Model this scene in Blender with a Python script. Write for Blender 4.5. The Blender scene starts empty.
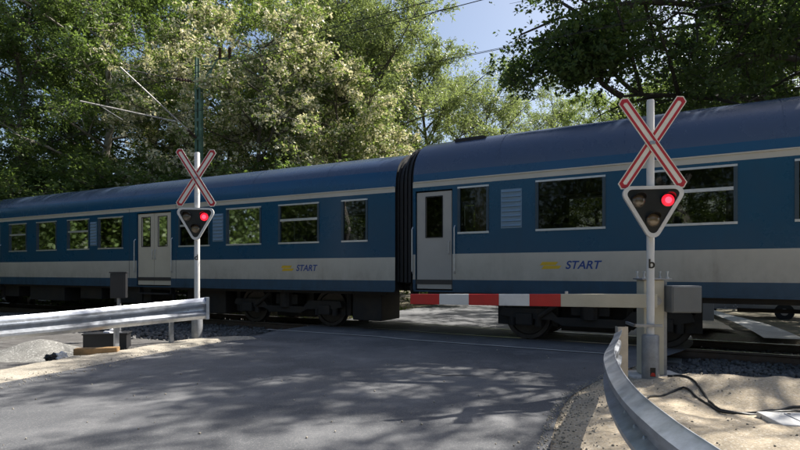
import bpy, bmesh, math, random
import numpy as np
from mathutils import Vector, Matrix
R = math.radians
SC = bpy.context.scene
COL = SC.collection

# ------------------------------------------------------------------ camera, sky, sun, exposure
CAMZ = 1.41
cam = bpy.data.cameras.new("camera")
cam.lens = 24.0; cam.sensor_width = 36.0; cam.sensor_fit = 'HORIZONTAL'
cam.shift_y = 45.7 / 800.0
cam.clip_start = 0.05; cam.clip_end = 3000
camo = bpy.data.objects.new("camera", cam); COL.objects.link(camo)
camo.location = (0, 0, CAMZ); camo.rotation_euler = (R(90), 0, 0)
SC.camera = camo

SUN_AZ = Vector((0.88, 0.48, 0)).normalized()      # horizontal direction towards the sun
SUN_EL = R(47)
world = bpy.data.worlds.new("World"); SC.world = world; world.use_nodes = True
wn = world.node_tree; bg = wn.nodes['Background']
sky = wn.nodes.new('ShaderNodeTexSky'); sky.sky_type = 'NISHITA'; sky.sun_disc = False
sky.sun_elevation = SUN_EL
sky.sun_rotation = math.atan2(SUN_AZ.x, SUN_AZ.y)
sky.air_density = 1.0; sky.dust_density = 2.6; sky.ozone_density = 1.0
wn.links.new(sky.outputs[0], bg.inputs[0]); bg.inputs[1].default_value = 0.082
sl = bpy.data.lights.new("sun", 'SUN'); sl.energy = 5.0; sl.angle = R(0.5); sl.color = (1.0, 0.955, 0.88)
so = bpy.data.objects.new("sun", sl); COL.objects.link(so)
tosun = (SUN_AZ * math.cos(SUN_EL) + Vector((0, 0, math.sin(SUN_EL)))).normalized()
so.rotation_euler = tosun.to_track_quat('Z', 'Y').to_euler(); so.location = (20, 10, 30)
SC.view_settings.view_transform = 'Standard'
try: SC.view_settings.look = 'None'
except Exception: pass
SC.view_settings.exposure = 1.02; SC.view_settings.gamma = 1.0
SC.view_settings.use_curve_mapping = False
SC.cycles.use_denoising = True
try: SC.cycles.denoiser = 'OPENIMAGEDENOISE'
except Exception: pass
SC.cycles.max_bounces = 7; SC.cycles.transparent_max_bounces = 12
SC.cycles.sample_clamp_indirect = 6.0

# ------------------------------------------------------------------ materials
MATS = {}
def pmat(name, col, rough=0.6, metal=0.0, var=0.15, scale=6.0, bump=0.0, bscale=60.0, spec=0.5, dirt=None, dirt_amt=0.4, coat=0.0):
    m = bpy.data.materials.new(name); m.use_nodes = True
    nt = m.node_tree; N = nt.nodes; L = nt.links
    b = N['Principled BSDF']
    tc = N.new('ShaderNodeTexCoord')
    no = N.new('ShaderNodeTexNoise'); no.inputs['Scale'].default_value = scale; no.inputs['Detail'].default_value = 6; no.inputs['Roughness'].default_value = 0.65
    L.new(tc.outputs['Object'], no.inputs['Vector'])
    rp = N.new('ShaderNodeValToRGB')
    rp.color_ramp.elements[0].position = 0.3; rp.color_ramp.elements[1].position = 0.7
    rp.color_ramp.elements[0].color = (*[c * (1 - var) for c in col], 1)
    rp.color_ramp.elements[1].color = (*[min(1, c * (1 + var)) for c in col], 1)
    L.new(no.outputs['Fac'], rp.inputs[0])
    out = rp.outputs[0]
    if dirt:
        n2 = N.new('ShaderNodeTexNoise'); n2.inputs['Scale'].default_value = scale * 0.35; n2.inputs['Detail'].default_value = 9; n2.inputs['Roughness'].default_value = 0.7
        L.new(tc.outputs['Object'], n2.inputs['Vector'])
        r2 = N.new('ShaderNodeValToRGB'); r2.color_ramp.elements[0].position = 0.45; r2.color_ramp.elements[1].position = 0.72
        r2.color_ramp.elements[0].color = (0, 0, 0, 1); r2.color_ramp.elements[1].color = (dirt_amt,) * 3 + (1,)
        L.new(n2.outputs['Fac'], r2.inputs[0])
        mx = N.new('ShaderNodeMixRGB'); mx.inputs[2].default_value = (*dirt, 1)
        L.new(r2.outputs[0], mx.inputs[0]); L.new(out, mx.inputs[1]); out = mx.outputs[0]
    L.new(out, b.inputs['Base Color'])
    rr = N.new('ShaderNodeMapRange'); rr.inputs[3].default_value = max(0.02, rough - 0.1); rr.inputs[4].default_value = min(1, rough + 0.1)
    L.new(no.outputs['Fac'], rr.inputs[0]); L.new(rr.outputs[0], b.inputs['Roughness'])
    b.inputs['Metallic'].default_value = metal
    b.inputs['Specular IOR Level'].default_value = spec
    if coat: b.inputs['Coat Weight'].default_value = coat; b.inputs['Coat Roughness'].default_value = 0.12
    if bump:
        n3 = N.new('ShaderNodeTexNoise'); n3.inputs['Scale'].default_value = bscale; n3.inputs['Detail'].default_value = 4
        L.new(tc.outputs['Object'], n3.inputs['Vector'])
        bp = N.new('ShaderNodeBump'); bp.inputs['Strength'].default_value = bump; bp.inputs['Distance'].default_value = 0.01
        L.new(n3.outputs['Fac'], bp.inputs['Height']); L.new(bp.outputs[0], b.inputs['Normal'])
    MATS[name] = m
    return m

def leafmat(name, c1, c2, trans=0.45, c3=None, tmul=(1.38, 1.42, 0.85)):
    m = bpy.data.materials.new(name); m.use_nodes = True
    nt = m.node_tree; N = nt.nodes; L = nt.links
    for n in list(N): N.remove(n)
    out = N.new('ShaderNodeOutputMaterial')
    at = N.new('ShaderNodeAttribute'); at.attribute_name = 'tone'
    rp = N.new('ShaderNodeValToRGB'); rp.color_ramp.elements[0].color = (*c1, 1); rp.color_ramp.elements[1].color = (*c2, 1)
    if c3:
        e = rp.color_ramp.elements.new(0.86); e.color = (*c2, 1); rp.color_ramp.elements[-1].color = (*c3, 1)
    L.new(at.outputs['Fac'], rp.inputs[0])
    d = N.new('ShaderNodeBsdfPrincipled'); d.inputs['Roughness'].default_value = 0.45; d.inputs['Specular IOR Level'].default_value = 0.35
    t = N.new('ShaderNodeBsdfTranslucent')
    mu = N.new('ShaderNodeMixRGB'); mu.blend_type = 'MULTIPLY'; mu.inputs[0].default_value = 1; mu.inputs[2].default_value = (*tmul, 1)
    L.new(rp.outputs[0], d.inputs['Base Color']); L.new(rp.outputs[0], mu.inputs[1]); L.new(mu.outputs[0], t.inputs[0])
    mx = N.new('ShaderNodeMixShader'); mx.inputs[0].default_value = trans
    L.new(d.outputs[0], mx.inputs[1]); L.new(t.outputs[0], mx.inputs[2]); L.new(mx.outputs[0], out.inputs[0])
    MATS[name] = m
    return m

def glassmat(name, tint, refl=0.10):
    m = bpy.data.materials.new(name); m.use_nodes = True
    nt = m.node_tree; N = nt.nodes; L = nt.links
    for n in list(N): N.remove(n)
    out = N.new('ShaderNodeOutputMaterial')
    tr = N.new('ShaderNodeBsdfTransparent'); tr.inputs[0].default_value = (*tint, 1)
    gl = N.new('ShaderNodeBsdfGlossy'); gl.inputs['Roughness'].default_value = 0.03
    fr = N.new('ShaderNodeFresnel'); fr.inputs[0].default_value = 1.5
    ad = N.new('ShaderNodeMath'); ad.operation = 'ADD'; ad.inputs[1].default_value = refl - 0.04; ad.use_clamp = True
    L.new(fr.outputs[0], ad.inputs[0])
    mx = N.new('ShaderNodeMixShader'); L.new(ad.outputs[0], mx.inputs[0]); L.new(tr.outputs[0], mx.inputs[1]); L.new(gl.outputs[0], mx.inputs[2])
    L.new(mx.outputs[0], out.inputs[0]); MATS[name] = m
    return m

def emis(name, col, e):
    m = bpy.data.materials.new(name); m.use_nodes = True
    b = m.node_tree.nodes['Principled BSDF']; b.inputs['Base Color'].default_value = (*col, 1)
    b.inputs['Emission Color'].default_value = (*col, 1); b.inputs['Emission Strength'].default_value = e
    b.inputs['Roughness'].default_value = 0.3
    MATS[name] = m
    return m

def groundmat(name, cols, scales, bump=0.6, bscale=70, rough=0.9, speck=None, speck_scale=140):
    """three-tone noise ground with grit"""
    m = bpy.data.materials.new(name); m.use_nodes = True
    nt = m.node_tree; N = nt.nodes; L = nt.links; b = N['Principled BSDF']
    tc = N.new('ShaderNodeTexCoord')
    def noise(s, d=6, r=0.6):
        n = N.new('ShaderNodeTexNoise'); n.inputs['Scale'].default_value = s; n.inputs['Detail'].default_value = d; n.inputs['Roughness'].default_value = r
        L.new(tc.outputs['Object'], n.inputs['Vector']); return n
    n1 = noise(scales[0]); r1 = N.new('ShaderNodeValToRGB'); r1.color_ramp.elements[0].position = 0.36; r1.color_ramp.elements[1].position = 0.64
    r1.color_ramp.elements[0].color = (*cols[0], 1); r1.color_ramp.elements[1].color = (*cols[1], 1)
    L.new(n1.outputs['Fac'], r1.inputs[0])
    n2 = noise(scales[1], 9, 0.72); r2 = N.new('ShaderNodeValToRGB'); r2.color_ramp.elements[0].position = 0.5; r2.color_ramp.elements[1].position = 0.68
    L.new(n2.outputs['Fac'], r2.inputs[0])
    mx = N.new('ShaderNodeMixRGB'); mx.inputs[2].default_value = (*cols[2], 1)
    ml = N.new('ShaderNodeMath'); ml.operation = 'MULTIPLY'; ml.inputs[1].default_value = 0.75
    L.new(r2.outputs[0], ml.inputs[0]); L.new(ml.outputs[0], mx.inputs[0]); L.new(r1.outputs[0], mx.inputs[1])
    out = mx.outputs[0]
    n3 = noise(bscale, 5, 0.75)
    r3 = N.new('ShaderNodeMapRange'); r3.inputs[1].default_value = 0.3; r3.inputs[2].default_value = 0.7; r3.inputs[3].default_value = 0.72; r3.inputs[4].default_value = 1.28
    L.new(n3.outputs['Fac'], r3.inputs[0])
    m2 = N.new('ShaderNodeMixRGB'); m2.blend_type = 'MULTIPLY'; m2.inputs[0].default_value = 1
    L.new(out, m2.inputs[1]); L.new(r3.outputs[0], m2.inputs[2]); out = m2.outputs[0]
    if speck:
        vo = N.new('ShaderNodeTexVoronoi'); vo.inputs['Scale'].default_value = speck_scale
        L.new(tc.outputs['Object'], vo.inputs['Vector'])
        sp = N.new('ShaderNodeSeparateXYZ'); L.new(vo.outputs['Color'], sp.inputs[0])
        r4 = N.new('ShaderNodeMapRange'); r4.inputs[1].default_value = 0.8; r4.inputs[2].default_value = 0.98; r4.inputs[3].default_value = 0; r4.inputs[4].default_value = 0.65
        L.new(sp.outputs[0], r4.inputs[0])
        m3 = N.new('ShaderNodeMixRGB'); m3.inputs[2].default_value = (*speck, 1)
        L.new(r4.outputs[0], m3.inputs[0]); L.new(out, m3.inputs[1]); out = m3.outputs[0]
    L.new(out, b.inputs['Base Color'])
    b.inputs['Roughness'].default_value = rough; b.inputs['Specular IOR Level'].default_value = 0.3
    bp = N.new('ShaderNodeBump'); bp.inputs['Strength'].default_value = bump; bp.inputs['Distance'].default_value = 0.012
    L.new(n3.outputs['Fac'], bp.inputs['Height']); L.new(bp.outputs[0], b.inputs['Normal'])
    MATS[name] = m
    return m

def coachmat(name, col, rough, grime):
    m = bpy.data.materials.new(name); m.use_nodes = True
    nt = m.node_tree; N = nt.nodes; L = nt.links; b = N['Principled BSDF']
    tc = N.new('ShaderNodeTexCoord')
    def noise(sc, scale, d=6, r=.65):
        mp = N.new('ShaderNodeMapping'); mp.inputs['Scale'].default_value = sc; L.new(tc.outputs['Object'], mp.inputs['Vector'])
        n = N.new('ShaderNodeTexNoise'); n.inputs['Scale'].default_value = scale; n.inputs['Detail'].default_value = d; n.inputs['Roughness'].default_value = r
        L.new(mp.outputs[0], n.inputs['Vector']); return n.outputs['Fac']
    def rng_(v, a, b_, c, d):
        n = N.new('ShaderNodeMapRange'); n.inputs[1].default_value = a; n.inputs[2].default_value = b_; n.inputs[3].default_value = c; n.inputs[4].default_value = d; L.new(v, n.inputs[0]); return n.outputs[0]
    def math_(op, a, b_):
        n = N.new('ShaderNodeMath'); n.operation = op; n.use_clamp = True
        for i, v in enumerate((a, b_)):
            if isinstance(v, float): n.inputs[i].default_value = v
            else: L.new(v, n.inputs[i])
        return n.outputs[0]
    streak = rng_(noise((1, 1, .08), 7.0, 5), .5, .75, 0, .55)
    blot = rng_(noise((1, 1, 1), .8, 8, .7), .42, .72, 0, .5)
    sp = N.new('ShaderNodeSeparateXYZ'); L.new(tc.outputs['Object'], sp.inputs[0])
    low = rng_(sp.outputs[2], .95, 1.75, .75, 0)
    splash = math_('MULTIPLY', low, rng_(noise((1, 1, .5), 3.5, 8, .75), .35, .7, .15, 1.0))
    f = math_('ADD', math_('ADD', math_('MULTIPLY', streak, blot), math_('MULTIPLY', blot, .45)), splash)
    mx = N.new('ShaderNodeMixRGB'); mx.inputs[1].default_value = (*col, 1); mx.inputs[2].default_value = (*grime, 1); L.new(f, mx.inputs[0])
    L.new(mx.outputs[0], b.inputs['Base Color']); L.new(rng_(f, 0, 1, rough, .75), b.inputs['Roughness'])
    bp = N.new('ShaderNodeBump'); bp.inputs['Strength'].default_value = .10; bp.inputs['Distance'].default_value = .02
    L.new(noise((1, 1, .6), 1.5, 2), bp.inputs['Height']); L.new(bp.outputs[0], b.inputs['Normal'])
    MATS[name] = m
M = MATS
groundmat('asphalt', [(0.082, 0.085, 0.091), (0.155, 0.157, 0.162), (0.225, 0.224, 0.224)], [0.42, 1.1], bump=0.55, bscale=110, rough=0.8, speck=(0.24, 0.235, 0.23), speck_scale=120)
groundmat('sand', [(0.38, 0.32, 0.235), (0.56, 0.46, 0.325), (0.28, 0.245, 0.20)], [0.9, 2.6], bump=1.0, bscale=38, rough=0.95, speck=(0.62, 0.57, 0.48), speck_scale=60)
groundmat('pale_gravel', [(0.32, 0.285, 0.23), (0.45, 0.405, 0.33), (0.22, 0.20, 0.165)], [1.5, 5.0], bump=1.0, bscale=50, rough=0.95, speck=(0.6, 0.57, 0.5), speck_scale=70)
groundmat('heap_gravel', [(0.19, 0.185, 0.17), (0.25, 0.245, 0.225), (0.14, 0.135, 0.125)], [3, 8.0], bump=1.0, bscale=45, rough=0.95, speck=(0.5, 0.49, 0.46), speck_scale=50)
groundmat('earth', [(0.09, 0.075, 0.05), (0.14, 0.12, 0.085), (0.06, 0.08, 0.03)], [0.5, 2.0], bump=1.0, bscale=25, rough=0.95)
groundmat('ballast_bed', [(0.09, 0.085, 0.08), (0.14, 0.135, 0.13), (0.07, 0.06, 0.05)], [2, 7.0], bump=1.0, bscale=30, rough=0.9)
groundmat('path_concrete', [(0.3, 0.3, 0.29), (0.38, 0.375, 0.36), (0.24, 0.235, 0.22)], [1, 5.0], bump=0.3, bscale=60, rough=0.85)
pmat('stone', (0.11, 0.108, 0.105), 0.85, var=0.5, scale=3.1, bump=0.4, bscale=40)
coachmat('coach_blue', (0.0008, 0.060, 0.128), 0.27, (0.018, 0.036, 0.052))
coachmat('coach_cream', (0.50, 0.475, 0.41), 0.36, (0.22, 0.185, 0.14))
pmat('door_cream', (0.54, 0.49, 0.39), 0.42, var=0.06, scale=2, dirt=(0.4, 0.35, 0.28), dirt_amt=0.4)
pmat('door_grey', (0.38, 0.365, 0.335), 0.42, var=0.06, scale=2, dirt=(0.33, 0.31, 0.28), dirt_amt=0.4)
coachmat('roof_grey', (0.050, 0.078, 0.140), 0.24, (0.085, 0.09, 0.11))
coachmat('roof_blue', (0.003, 0.064, 0.150), 0.23, (0.03, 0.05, 0.075))
pmat('coach_seam', (0.03, 0.05, 0.075), 0.6, var=0.2)
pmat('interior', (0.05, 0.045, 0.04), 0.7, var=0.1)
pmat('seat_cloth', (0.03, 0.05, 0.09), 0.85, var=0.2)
pmat('curtain', (0.42, 0.31, 0.2), 0.85, var=0.2, scale=14)
pmat('rubber', (0.012, 0.012, 0.013), 0.7, var=0.3)
pmat('undergear', (0.018, 0.016, 0.015), 0.75, var=0.4, scale=5, dirt=(0.05, 0.035, 0.022), dirt_amt=0.7)
pmat('wheel_steel', (0.06, 0.05, 0.045), 0.5, metal=0.5, var=0.3)
pmat('aluminium', (0.55, 0.56, 0.56), 0.42, metal=0.6, var=0.1, scale=10)
pmat('louvre', (0.16, 0.25, 0.34), 0.5, var=0.1)
pmat('logo_yellow', (0.65, 0.42, 0.02), 0.4, var=0.05)
pmat('logo_blue', (0.01, 0.05, 0.24), 0.4, var=0.05)
glassmat('coach_glass', (0.27, 0.28, 0.265), 0.04)
pmat('window_rubber', (0.03, 0.055, 0.075), 0.5, var=0.1)
pmat('zinc', (0.46, 0.49, 0.54), 0.38, metal=0.75, var=0.22, scale=9, bump=0.08, bscale=30, dirt=(0.36, 0.35, 0.33), dirt_amt=0.35)
pmat('zinc_dull', (0.30, 0.31, 0.33), 0.5, metal=0.55, var=0.25, scale=8, bump=0.1, bscale=40, dirt=(0.2, 0.18, 0.15), dirt_amt=0.5)
pmat('zinc_post', (0.50, 0.45, 0.38), 0.55, metal=0.35, var=0.15, scale=8, dirt=(0.3, 0.26, 0.2), dirt_amt=0.5)
pmat('white_paint', (0.64, 0.63, 0.61), 0.45, var=0.05, scale=5, dirt=(0.45, 0.43, 0.38), dirt_amt=0.35)
pmat('sign_white', (0.74, 0.70, 0.62), 0.45, var=0.05, scale=5, dirt=(0.5, 0.46, 0.38), dirt_amt=0.3)
pmat('sign_red', (0.42, 0.02, 0.03), 0.42, var=0.1, scale=6)
pmat('arm_red', (0.50, 0.015, 0.015), 0.4, var=0.1, scale=6, dirt=(0.3, 0.05, 0.04), dirt_amt=0.3)
pmat('arm_white', (0.68, 0.68, 0.67), 0.4, var=0.06, scale=6, dirt=(0.45, 0.43, 0.4), dirt_amt=0.35)
pmat('beige_paint', (0.50, 0.46, 0.36), 0.5, var=0.06, scale=4, dirt=(0.32, 0.28, 0.2), dirt_amt=0.4)
pmat('signal_black', (0.010, 0.010, 0.011), 0.35, var=0.2)
pmat('lens_dim', (0.09, 0.07, 0.05), 0.2, var=0.15, scale=30, coat=0.8)
pmat('lens_amber', (0.14, 0.10, 0.06), 0.2, var=0.15, scale=30, coat=0.8)
emis('lens_red', (0.9, 0.012, 0.03), 0.8)
emis('lens_hot', (1.0, 0.04, 0.07), 1.8)
pmat('box_grey', (0.13, 0.14, 0.145), 0.5, var=0.08, scale=4, dirt=(0.15, 0.14, 0.13), dirt_amt=0.4)
pmat('rail_steel', (0.10, 0.075, 0.06), 0.6, metal=0.4, var=0.3, scale=5, dirt=(0.12, 0.06, 0.03), dirt_amt=0.6)
pmat('rail_head', (0.45, 0.45, 0.46), 0.3, metal=0.9, var=0.1)
pmat('sleeper_concrete', (0.26, 0.25, 0.23), 0.85, var=0.2, scale=5, bump=0.3)
pmat('mast_green', (0.11, 0.20, 0.14), 0.5, var=0.2, scale=4, dirt=(0.05, 0.05, 0.04), dirt_amt=0.5)
pmat('tube_pale', (0.42, 0.40, 0.37), 0.55, metal=0.1, var=0.15)
pmat('insulator', (0.06, 0.035, 0.025), 0.3, var=0.2)
pmat('wire', (0.015, 0.015, 0.015), 0.8, var=0.1)
pmat('cable', (0.012, 0.012, 0.012), 0.5, var=0.2)
pmat('concrete', (0.50, 0.49, 0.46), 0.8, var=0.12, scale=6, bump=0.3, bscale=50, dirt=(0.33, 0.3, 0.25), dirt_amt=0.5)
pmat('pale_concrete', (0.66, 0.65, 0.62), 0.8, var=0.08, scale=6, bump=0.3, bscale=50, dirt=(0.5, 0.46, 0.38), dirt_amt=0.5)
pmat('bark', (0.10, 0.085, 0.065), 0.95, var=0.35, scale=5, bump=0.8, bscale=14)
pmat('bark_pale', (0.26, 0.24, 0.20), 0.95, var=0.35, scale=4, bump=0.7, bscale=14)
pmat('bark_dark', (0.045, 0.038, 0.03), 0.95, var=0.35, scale=5, bump=0.8, bscale=14)
pmat('wood', (0.36, 0.22, 0.10), 0.8, var=0.25, scale=12)
pmat('dark_plastic', (0.02, 0.02, 0.022), 0.5, var=0.2)
pmat('bag_white', (0.6, 0.6, 0.62), 0.4, var=0.15, scale=20)
pmat('car_paint', (0.25, 0.26, 0.28), 0.25, metal=0.5, var=0.04, coat=1.0)
pmat('car_white', (0.6, 0.6, 0.6), 0.25, var=0.03, coat=1.0)
pmat('car_glass', (0.015, 0.018, 0.02), 0.06, var=0.05)
pmat('tyre', (0.015, 0.015, 0.015), 0.8, var=0.2)
pmat('rim', (0.5, 0.5, 0.52), 0.3, metal=0.8, var=0.05)
pmat('reflector', (0.5, 0.03, 0.02), 0.3, var=0.1)
pmat('hatch_grey', (0.42, 0.43, 0.44), 0.55, var=0.1, scale=8)
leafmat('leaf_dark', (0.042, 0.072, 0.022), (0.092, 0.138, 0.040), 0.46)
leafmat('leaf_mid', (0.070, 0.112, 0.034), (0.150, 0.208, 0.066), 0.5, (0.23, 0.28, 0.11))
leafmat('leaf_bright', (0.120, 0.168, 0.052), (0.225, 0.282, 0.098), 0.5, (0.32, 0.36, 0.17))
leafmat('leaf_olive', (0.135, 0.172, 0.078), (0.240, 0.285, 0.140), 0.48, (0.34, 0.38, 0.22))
leafmat('blossom', (0.50, 0.475, 0.33), (0.78, 0.75, 0.57), 0.32, tmul=(1.2, 1.17, 0.85))
leafmat('grass', (0.07, 0.11, 0.02), (0.20, 0.25, 0.05), 0.4)

# ------------------------------------------------------------------ mesh helpers
class MB:
    def __init__(s): s.v = []; s.f = []; s.m = []
    def add(s, vs, fs, mi=0):
        o = len(s.v); s.v.extend([tuple(v) for v in vs]); s.f.extend([tuple(i + o for i in f) for f in fs]); s.m.extend([mi] * len(fs)); return s
    def box(s, x0, x1, y0, y1, z0, z1, mi=0, mat=None):
        vs = [Vector(p) for p in ((x0,y0,z0),(x1,y0,z0),(x1,y1,z0),(x0,y1,z0),(x0,y0,z1),(x1,y0,z1),(x1,y1,z1),(x0,y1,z1))]
        if mat: vs = [mat @ v for v in vs]
        return s.add(vs, [(0,3,2,1),(4,5,6,7),(0,1,5,4),(1,2,6,5),(2,3,7,6),(3,0,4,7)], mi)
    def cbox(s, x0, x1, y0, y1, z0, z1, c=0.01, mi=0, mat=None):
        """box with chamfered edges"""
        bm = bmesh.new(); bmesh.ops.create_cube(bm, size=1)
        for v in bm.verts: v.co = Vector(((x0+x1)/2 + v.co.x*(x1-x0), (y0+y1)/2 + v.co.y*(y1-y0), (z0+z1)/2 + v.co.z*(z1-z0)))
        bmesh.ops.bevel(bm, geom=list(bm.edges), offset=c, segments=2, affect='EDGES', profile=0.6)
        vs = [v.co.copy() for v in bm.verts]
        if mat: vs = [mat @ v for v in vs]
        s.add(vs, [[v.index for v in f.verts] for f in bm.faces] if not bm.verts.index_update() else [], mi); bm.free(); return s
    def tube(s, pts, rad, n=8, mi=0, cap=True):
        pts = [Vector(p) for p in pts]; k = len(pts)
        rad = rad if isinstance(rad, (list, tuple)) else [rad] * k
        o = len(s.v); prev = None
        for i, p in enumerate(pts):
            d = (pts[min(i+1, k-1)] - pts[max(i-1, 0)])
            d = d.normalized() if d.length > 1e-9 else Vector((0,0,1))
            if prev is None:
                a = Vector((0,0,1)) if abs(d.z) < 0.9 else Vector((1,0,0))
                u = d.cross(a).normalized()
            else:
                u = (prev - d * prev.dot(d)); u = u.normalized() if u.length > 1e-6 else d.orthogonal().normalized()
            prev = u; w = d.cross(u)
            for j in range(n):
                t = 2*math.pi*j/n; s.v.append(tuple(p + (u*math.cos(t) + w*math.sin(t)) * rad[i]))
        for i in range(k-1):
            for j in range(n):
                s.f.append((o+i*n+j, o+i*n+(j+1)%n, o+(i+1)*n+(j+1)%n, o+(i+1)*n+j)); s.m.append(mi)
        if cap:
            s.f.append(tuple(o+j for j in range(n))[::-1]); s.f.append(tuple(o+(k-1)*n+j for j in range(n))); s.m += [mi, mi]
        return s
    def lathe(s, prof, n=20, axis='Z', mi=0, org=(0,0,0)):
        """prof: (r, h) pairs"""
        o = len(s.v); org = Vector(org)
        for r, h in prof:
            for j in range(n):
                t = 2*math.pi*j/n; a, b = r*math.cos(t), r*math.sin(t)
                p = {'Z': (a, b, h), 'Y': (a, h, b), 'X': (h, a, b)}[axis]
                s.v.append(tuple(org + Vector(p)))
        for i in range(len(prof)-1):
            for j in range(n): s.f.append((o+i*n+j, o+i*n+(j+1)%n, o+(i+1)*n+(j+1)%n, o+(i+1)*n+j)); s.m.append(mi)
        s.f.append(tuple(o+j for j in range(n))[::-1]); s.f.append(tuple(o+(len(prof)-1)*n+j for j in range(n))); s.m += [mi, mi]
        return s
    def prism(s, poly, y0, y1, mi=0, mat=None):
        """poly in xz, extruded along y"""
        n = len(poly)
        vs = [Vector((x, y0, z)) for x, z in poly] + [Vector((x, y1, z)) for x, z in poly]
        if mat: vs = [mat @ v for v in vs]
        return s.add(vs, [tuple(range(n)), tuple(range(2*n-1, n-1, -1))] + [(i, i+n, (i+1)%n+n, (i+1)%n) for i in range(n)], mi)
    def build(s, name, mats, parent=None, smooth=False, bevel=0, loc=None, rz=None, fixn=True):
        me = bpy.data.meshes.new(name); me.from_pydata(s.v, [], s.f)
        mats = mats if isinstance(mats, (list, tuple)) else [mats]
        for m in mats: me.materials.append(M[m] if isinstance(m, str) else m)
        me.polygons.foreach_set('material_index', s.m)
        if fixn:
            bm = bmesh.new(); bm.from_mesh(me); bmesh.ops.recalc_face_normals(bm, faces=bm.faces); bm.to_mesh(me); bm.free()
        if smooth:
            me.polygons.foreach_set('use_smooth', [True]*len(me.polygons))
            try: me.set_sharp_from_angle(angle=R(38))
            except Exception: pass
        me.update()
        o = bpy.data.objects.new(name, me); COL.objects.link(o)
        if parent: o.parent = parent
        if loc is not None: o.location = loc
        if rz is not None: o.rotation_euler = (0, 0, rz)
        if bevel:
            b = o.modifiers.new('bevel', 'BEVEL'); b.width = bevel; b.segments = 2; b.limit_method = 'ANGLE'
        return o

def empty(name, loc=(0,0,0), rz=0.0, parent=None):
    o = bpy.data.objects.new(name, None); COL.objects.link(o); o.location = loc; o.rotation_euler = (0,0,rz)
    o.empty_display_size = 0.2
    if parent: o.parent = parent
    return o
def tag(o, label, cat, group=None):
    o['label'] = label; o['category'] = cat
    if group: o['group'] = group
    return o
def struct(o, label=None):
    o['kind'] = 'structure'
    if label: o['label'] = label
    return o
def stuff(o, label=None, cat=None):
    o['kind'] = 'stuff'
    if label: o['label'] = label
    if cat: o['category'] = cat
    return o
def inst(src, parent, loc=None, rz=None, scale=None, name=None):
    c = src.copy(); COL.objects.link(c); c.parent = parent
    if loc is not None: c.location = loc
    if rz is not None: c.rotation_euler = (0,0,rz)
    if scale is not None: c.scale = scale
    for ch in list(src.children):
        d = ch.copy(); COL.objects.link(d); d.parent = c
        for g in list(ch.children):
            e = g.copy(); COL.objects.link(e); e.parent = d
    return c
def text_part(ch, size, mat, parent, loc, rot=(R(90),0,0), name='letter'):
    cu = bpy.data.curves.new(name, 'FONT'); cu.body = ch; cu.size = size; cu.align_x = 'CENTER'; cu.align_y = 'CENTER'; cu.extrude = 0.001; cu.offset = 0.004*size/0.1*0.5
    t = bpy.data.objects.new(name + '_tmp', cu); COL.objects.link(t)
    bpy.context.view_layer.update()
    dg = bpy.context.evaluated_depsgraph_get()
    me = bpy.data.meshes.new_from_object(t.evaluated_get(dg)); bpy.data.objects.remove(t)
    me.materials.clear(); me.materials.append(M[mat])
    o = bpy.data.objects.new(name, me); COL.objects.link(o); o.parent = parent; o.location = loc; o.rotation_euler = rot
    return o
F = 533.333
def px(x, y, Y):
    """photo pixel at distance Y in front of the camera -> place in the world"""
    return Vector(((x-400)/F*Y, Y, CAMZ - (y-270.7)/F*Y))

# ------------------------------------------------------------------ track line
ANG_R = math.atan2(-0.489, 0.872); ANG_L = math.atan2(-0.457, 0.889)
DR = Vector((math.cos(ANG_R), math.sin(ANG_R), 0)); NR = Vector((-DR.y, DR.x, 0))
DL = Vector((math.cos(ANG_L), math.sin(ANG_L), 0)); NL = Vector((-DL.y, DL.x, 0))
R0 = Vector((0.28, 11.57, 0)); L0 = Vector((-0.11, 11.95, 0))
HW = 1.41
CR = R0 + NR*HW; CL = L0 + NL*HW
def track(t, off=0.0, z=0.0):
    if t >= 0.3: p = CR + DR*(t-0.3) + NR*off
    elif t <= -0.3: p = CL + DL*(t+0.3) + NL*off
    else:
        k = (t+0.3)/0.6; p = CL.lerp(CR, k) + NL.lerp(NR, k)*off
    return Vector((p.x, p.y, z))
def track_off(x, y):
    """signed distance from the track centre, and position along it"""
    q = Vector((x, y, 0))
    a = (q-CR).dot(DR)
    if a > 0: return (q-CR).dot(NR), a+0.3
    return (q-CL).dot(NL), (q-CL).dot(DL)-0.3

# ------------------------------------------------------------------ ground, road, shoulders
def vnoise(x, y, s=1.0, seed=0):
    return (math.sin(x*1.7*s+seed*1.3+math.sin(y*1.1*s+seed))*0.5 + math.sin(y*2.3*s+seed*2.1+math.sin(x*1.9*s))*0.3 + math.sin((x+y)*3.9*s+seed)*0.2)
def interp(pts, n):
    """smooth resample of a 2D polyline (Catmull-Rom)"""
    P = [Vector((p[0], p[1], p[2] if len(p) > 2 else 0)) for p in pts]
    P = [P[0]*2-P[1]] + P + [P[-1]*2-P[-2]]
    dense = []
    for i in range(1, len(P)-2):
        for k in range(24):
            t = k/24; a, b, c, d = P[i-1], P[i], P[i+1], P[i+2]
            dense.append(0.5*((2*b) + (c-a)*t + (2*a-5*b+4*c-d)*t*t + (3*b-a-3*c+d)*t*t*t))
    dense.append(P[-2])
    ln = [0]
    for i in range(1, len(dense)): ln.append(ln[-1] + (dense[i]-dense[i-1]).length)
    out = []; j = 0
    for k in range(n):
        s = ln[-1]*k/(n-1)
        while j < len(ln)-2 and ln[j+1] < s: j += 1
        t = (s-ln[j])/max(1e-9, ln[j+1]-ln[j]); out.append(dense[j].lerp(dense[j+1], t))
    return out
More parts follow.
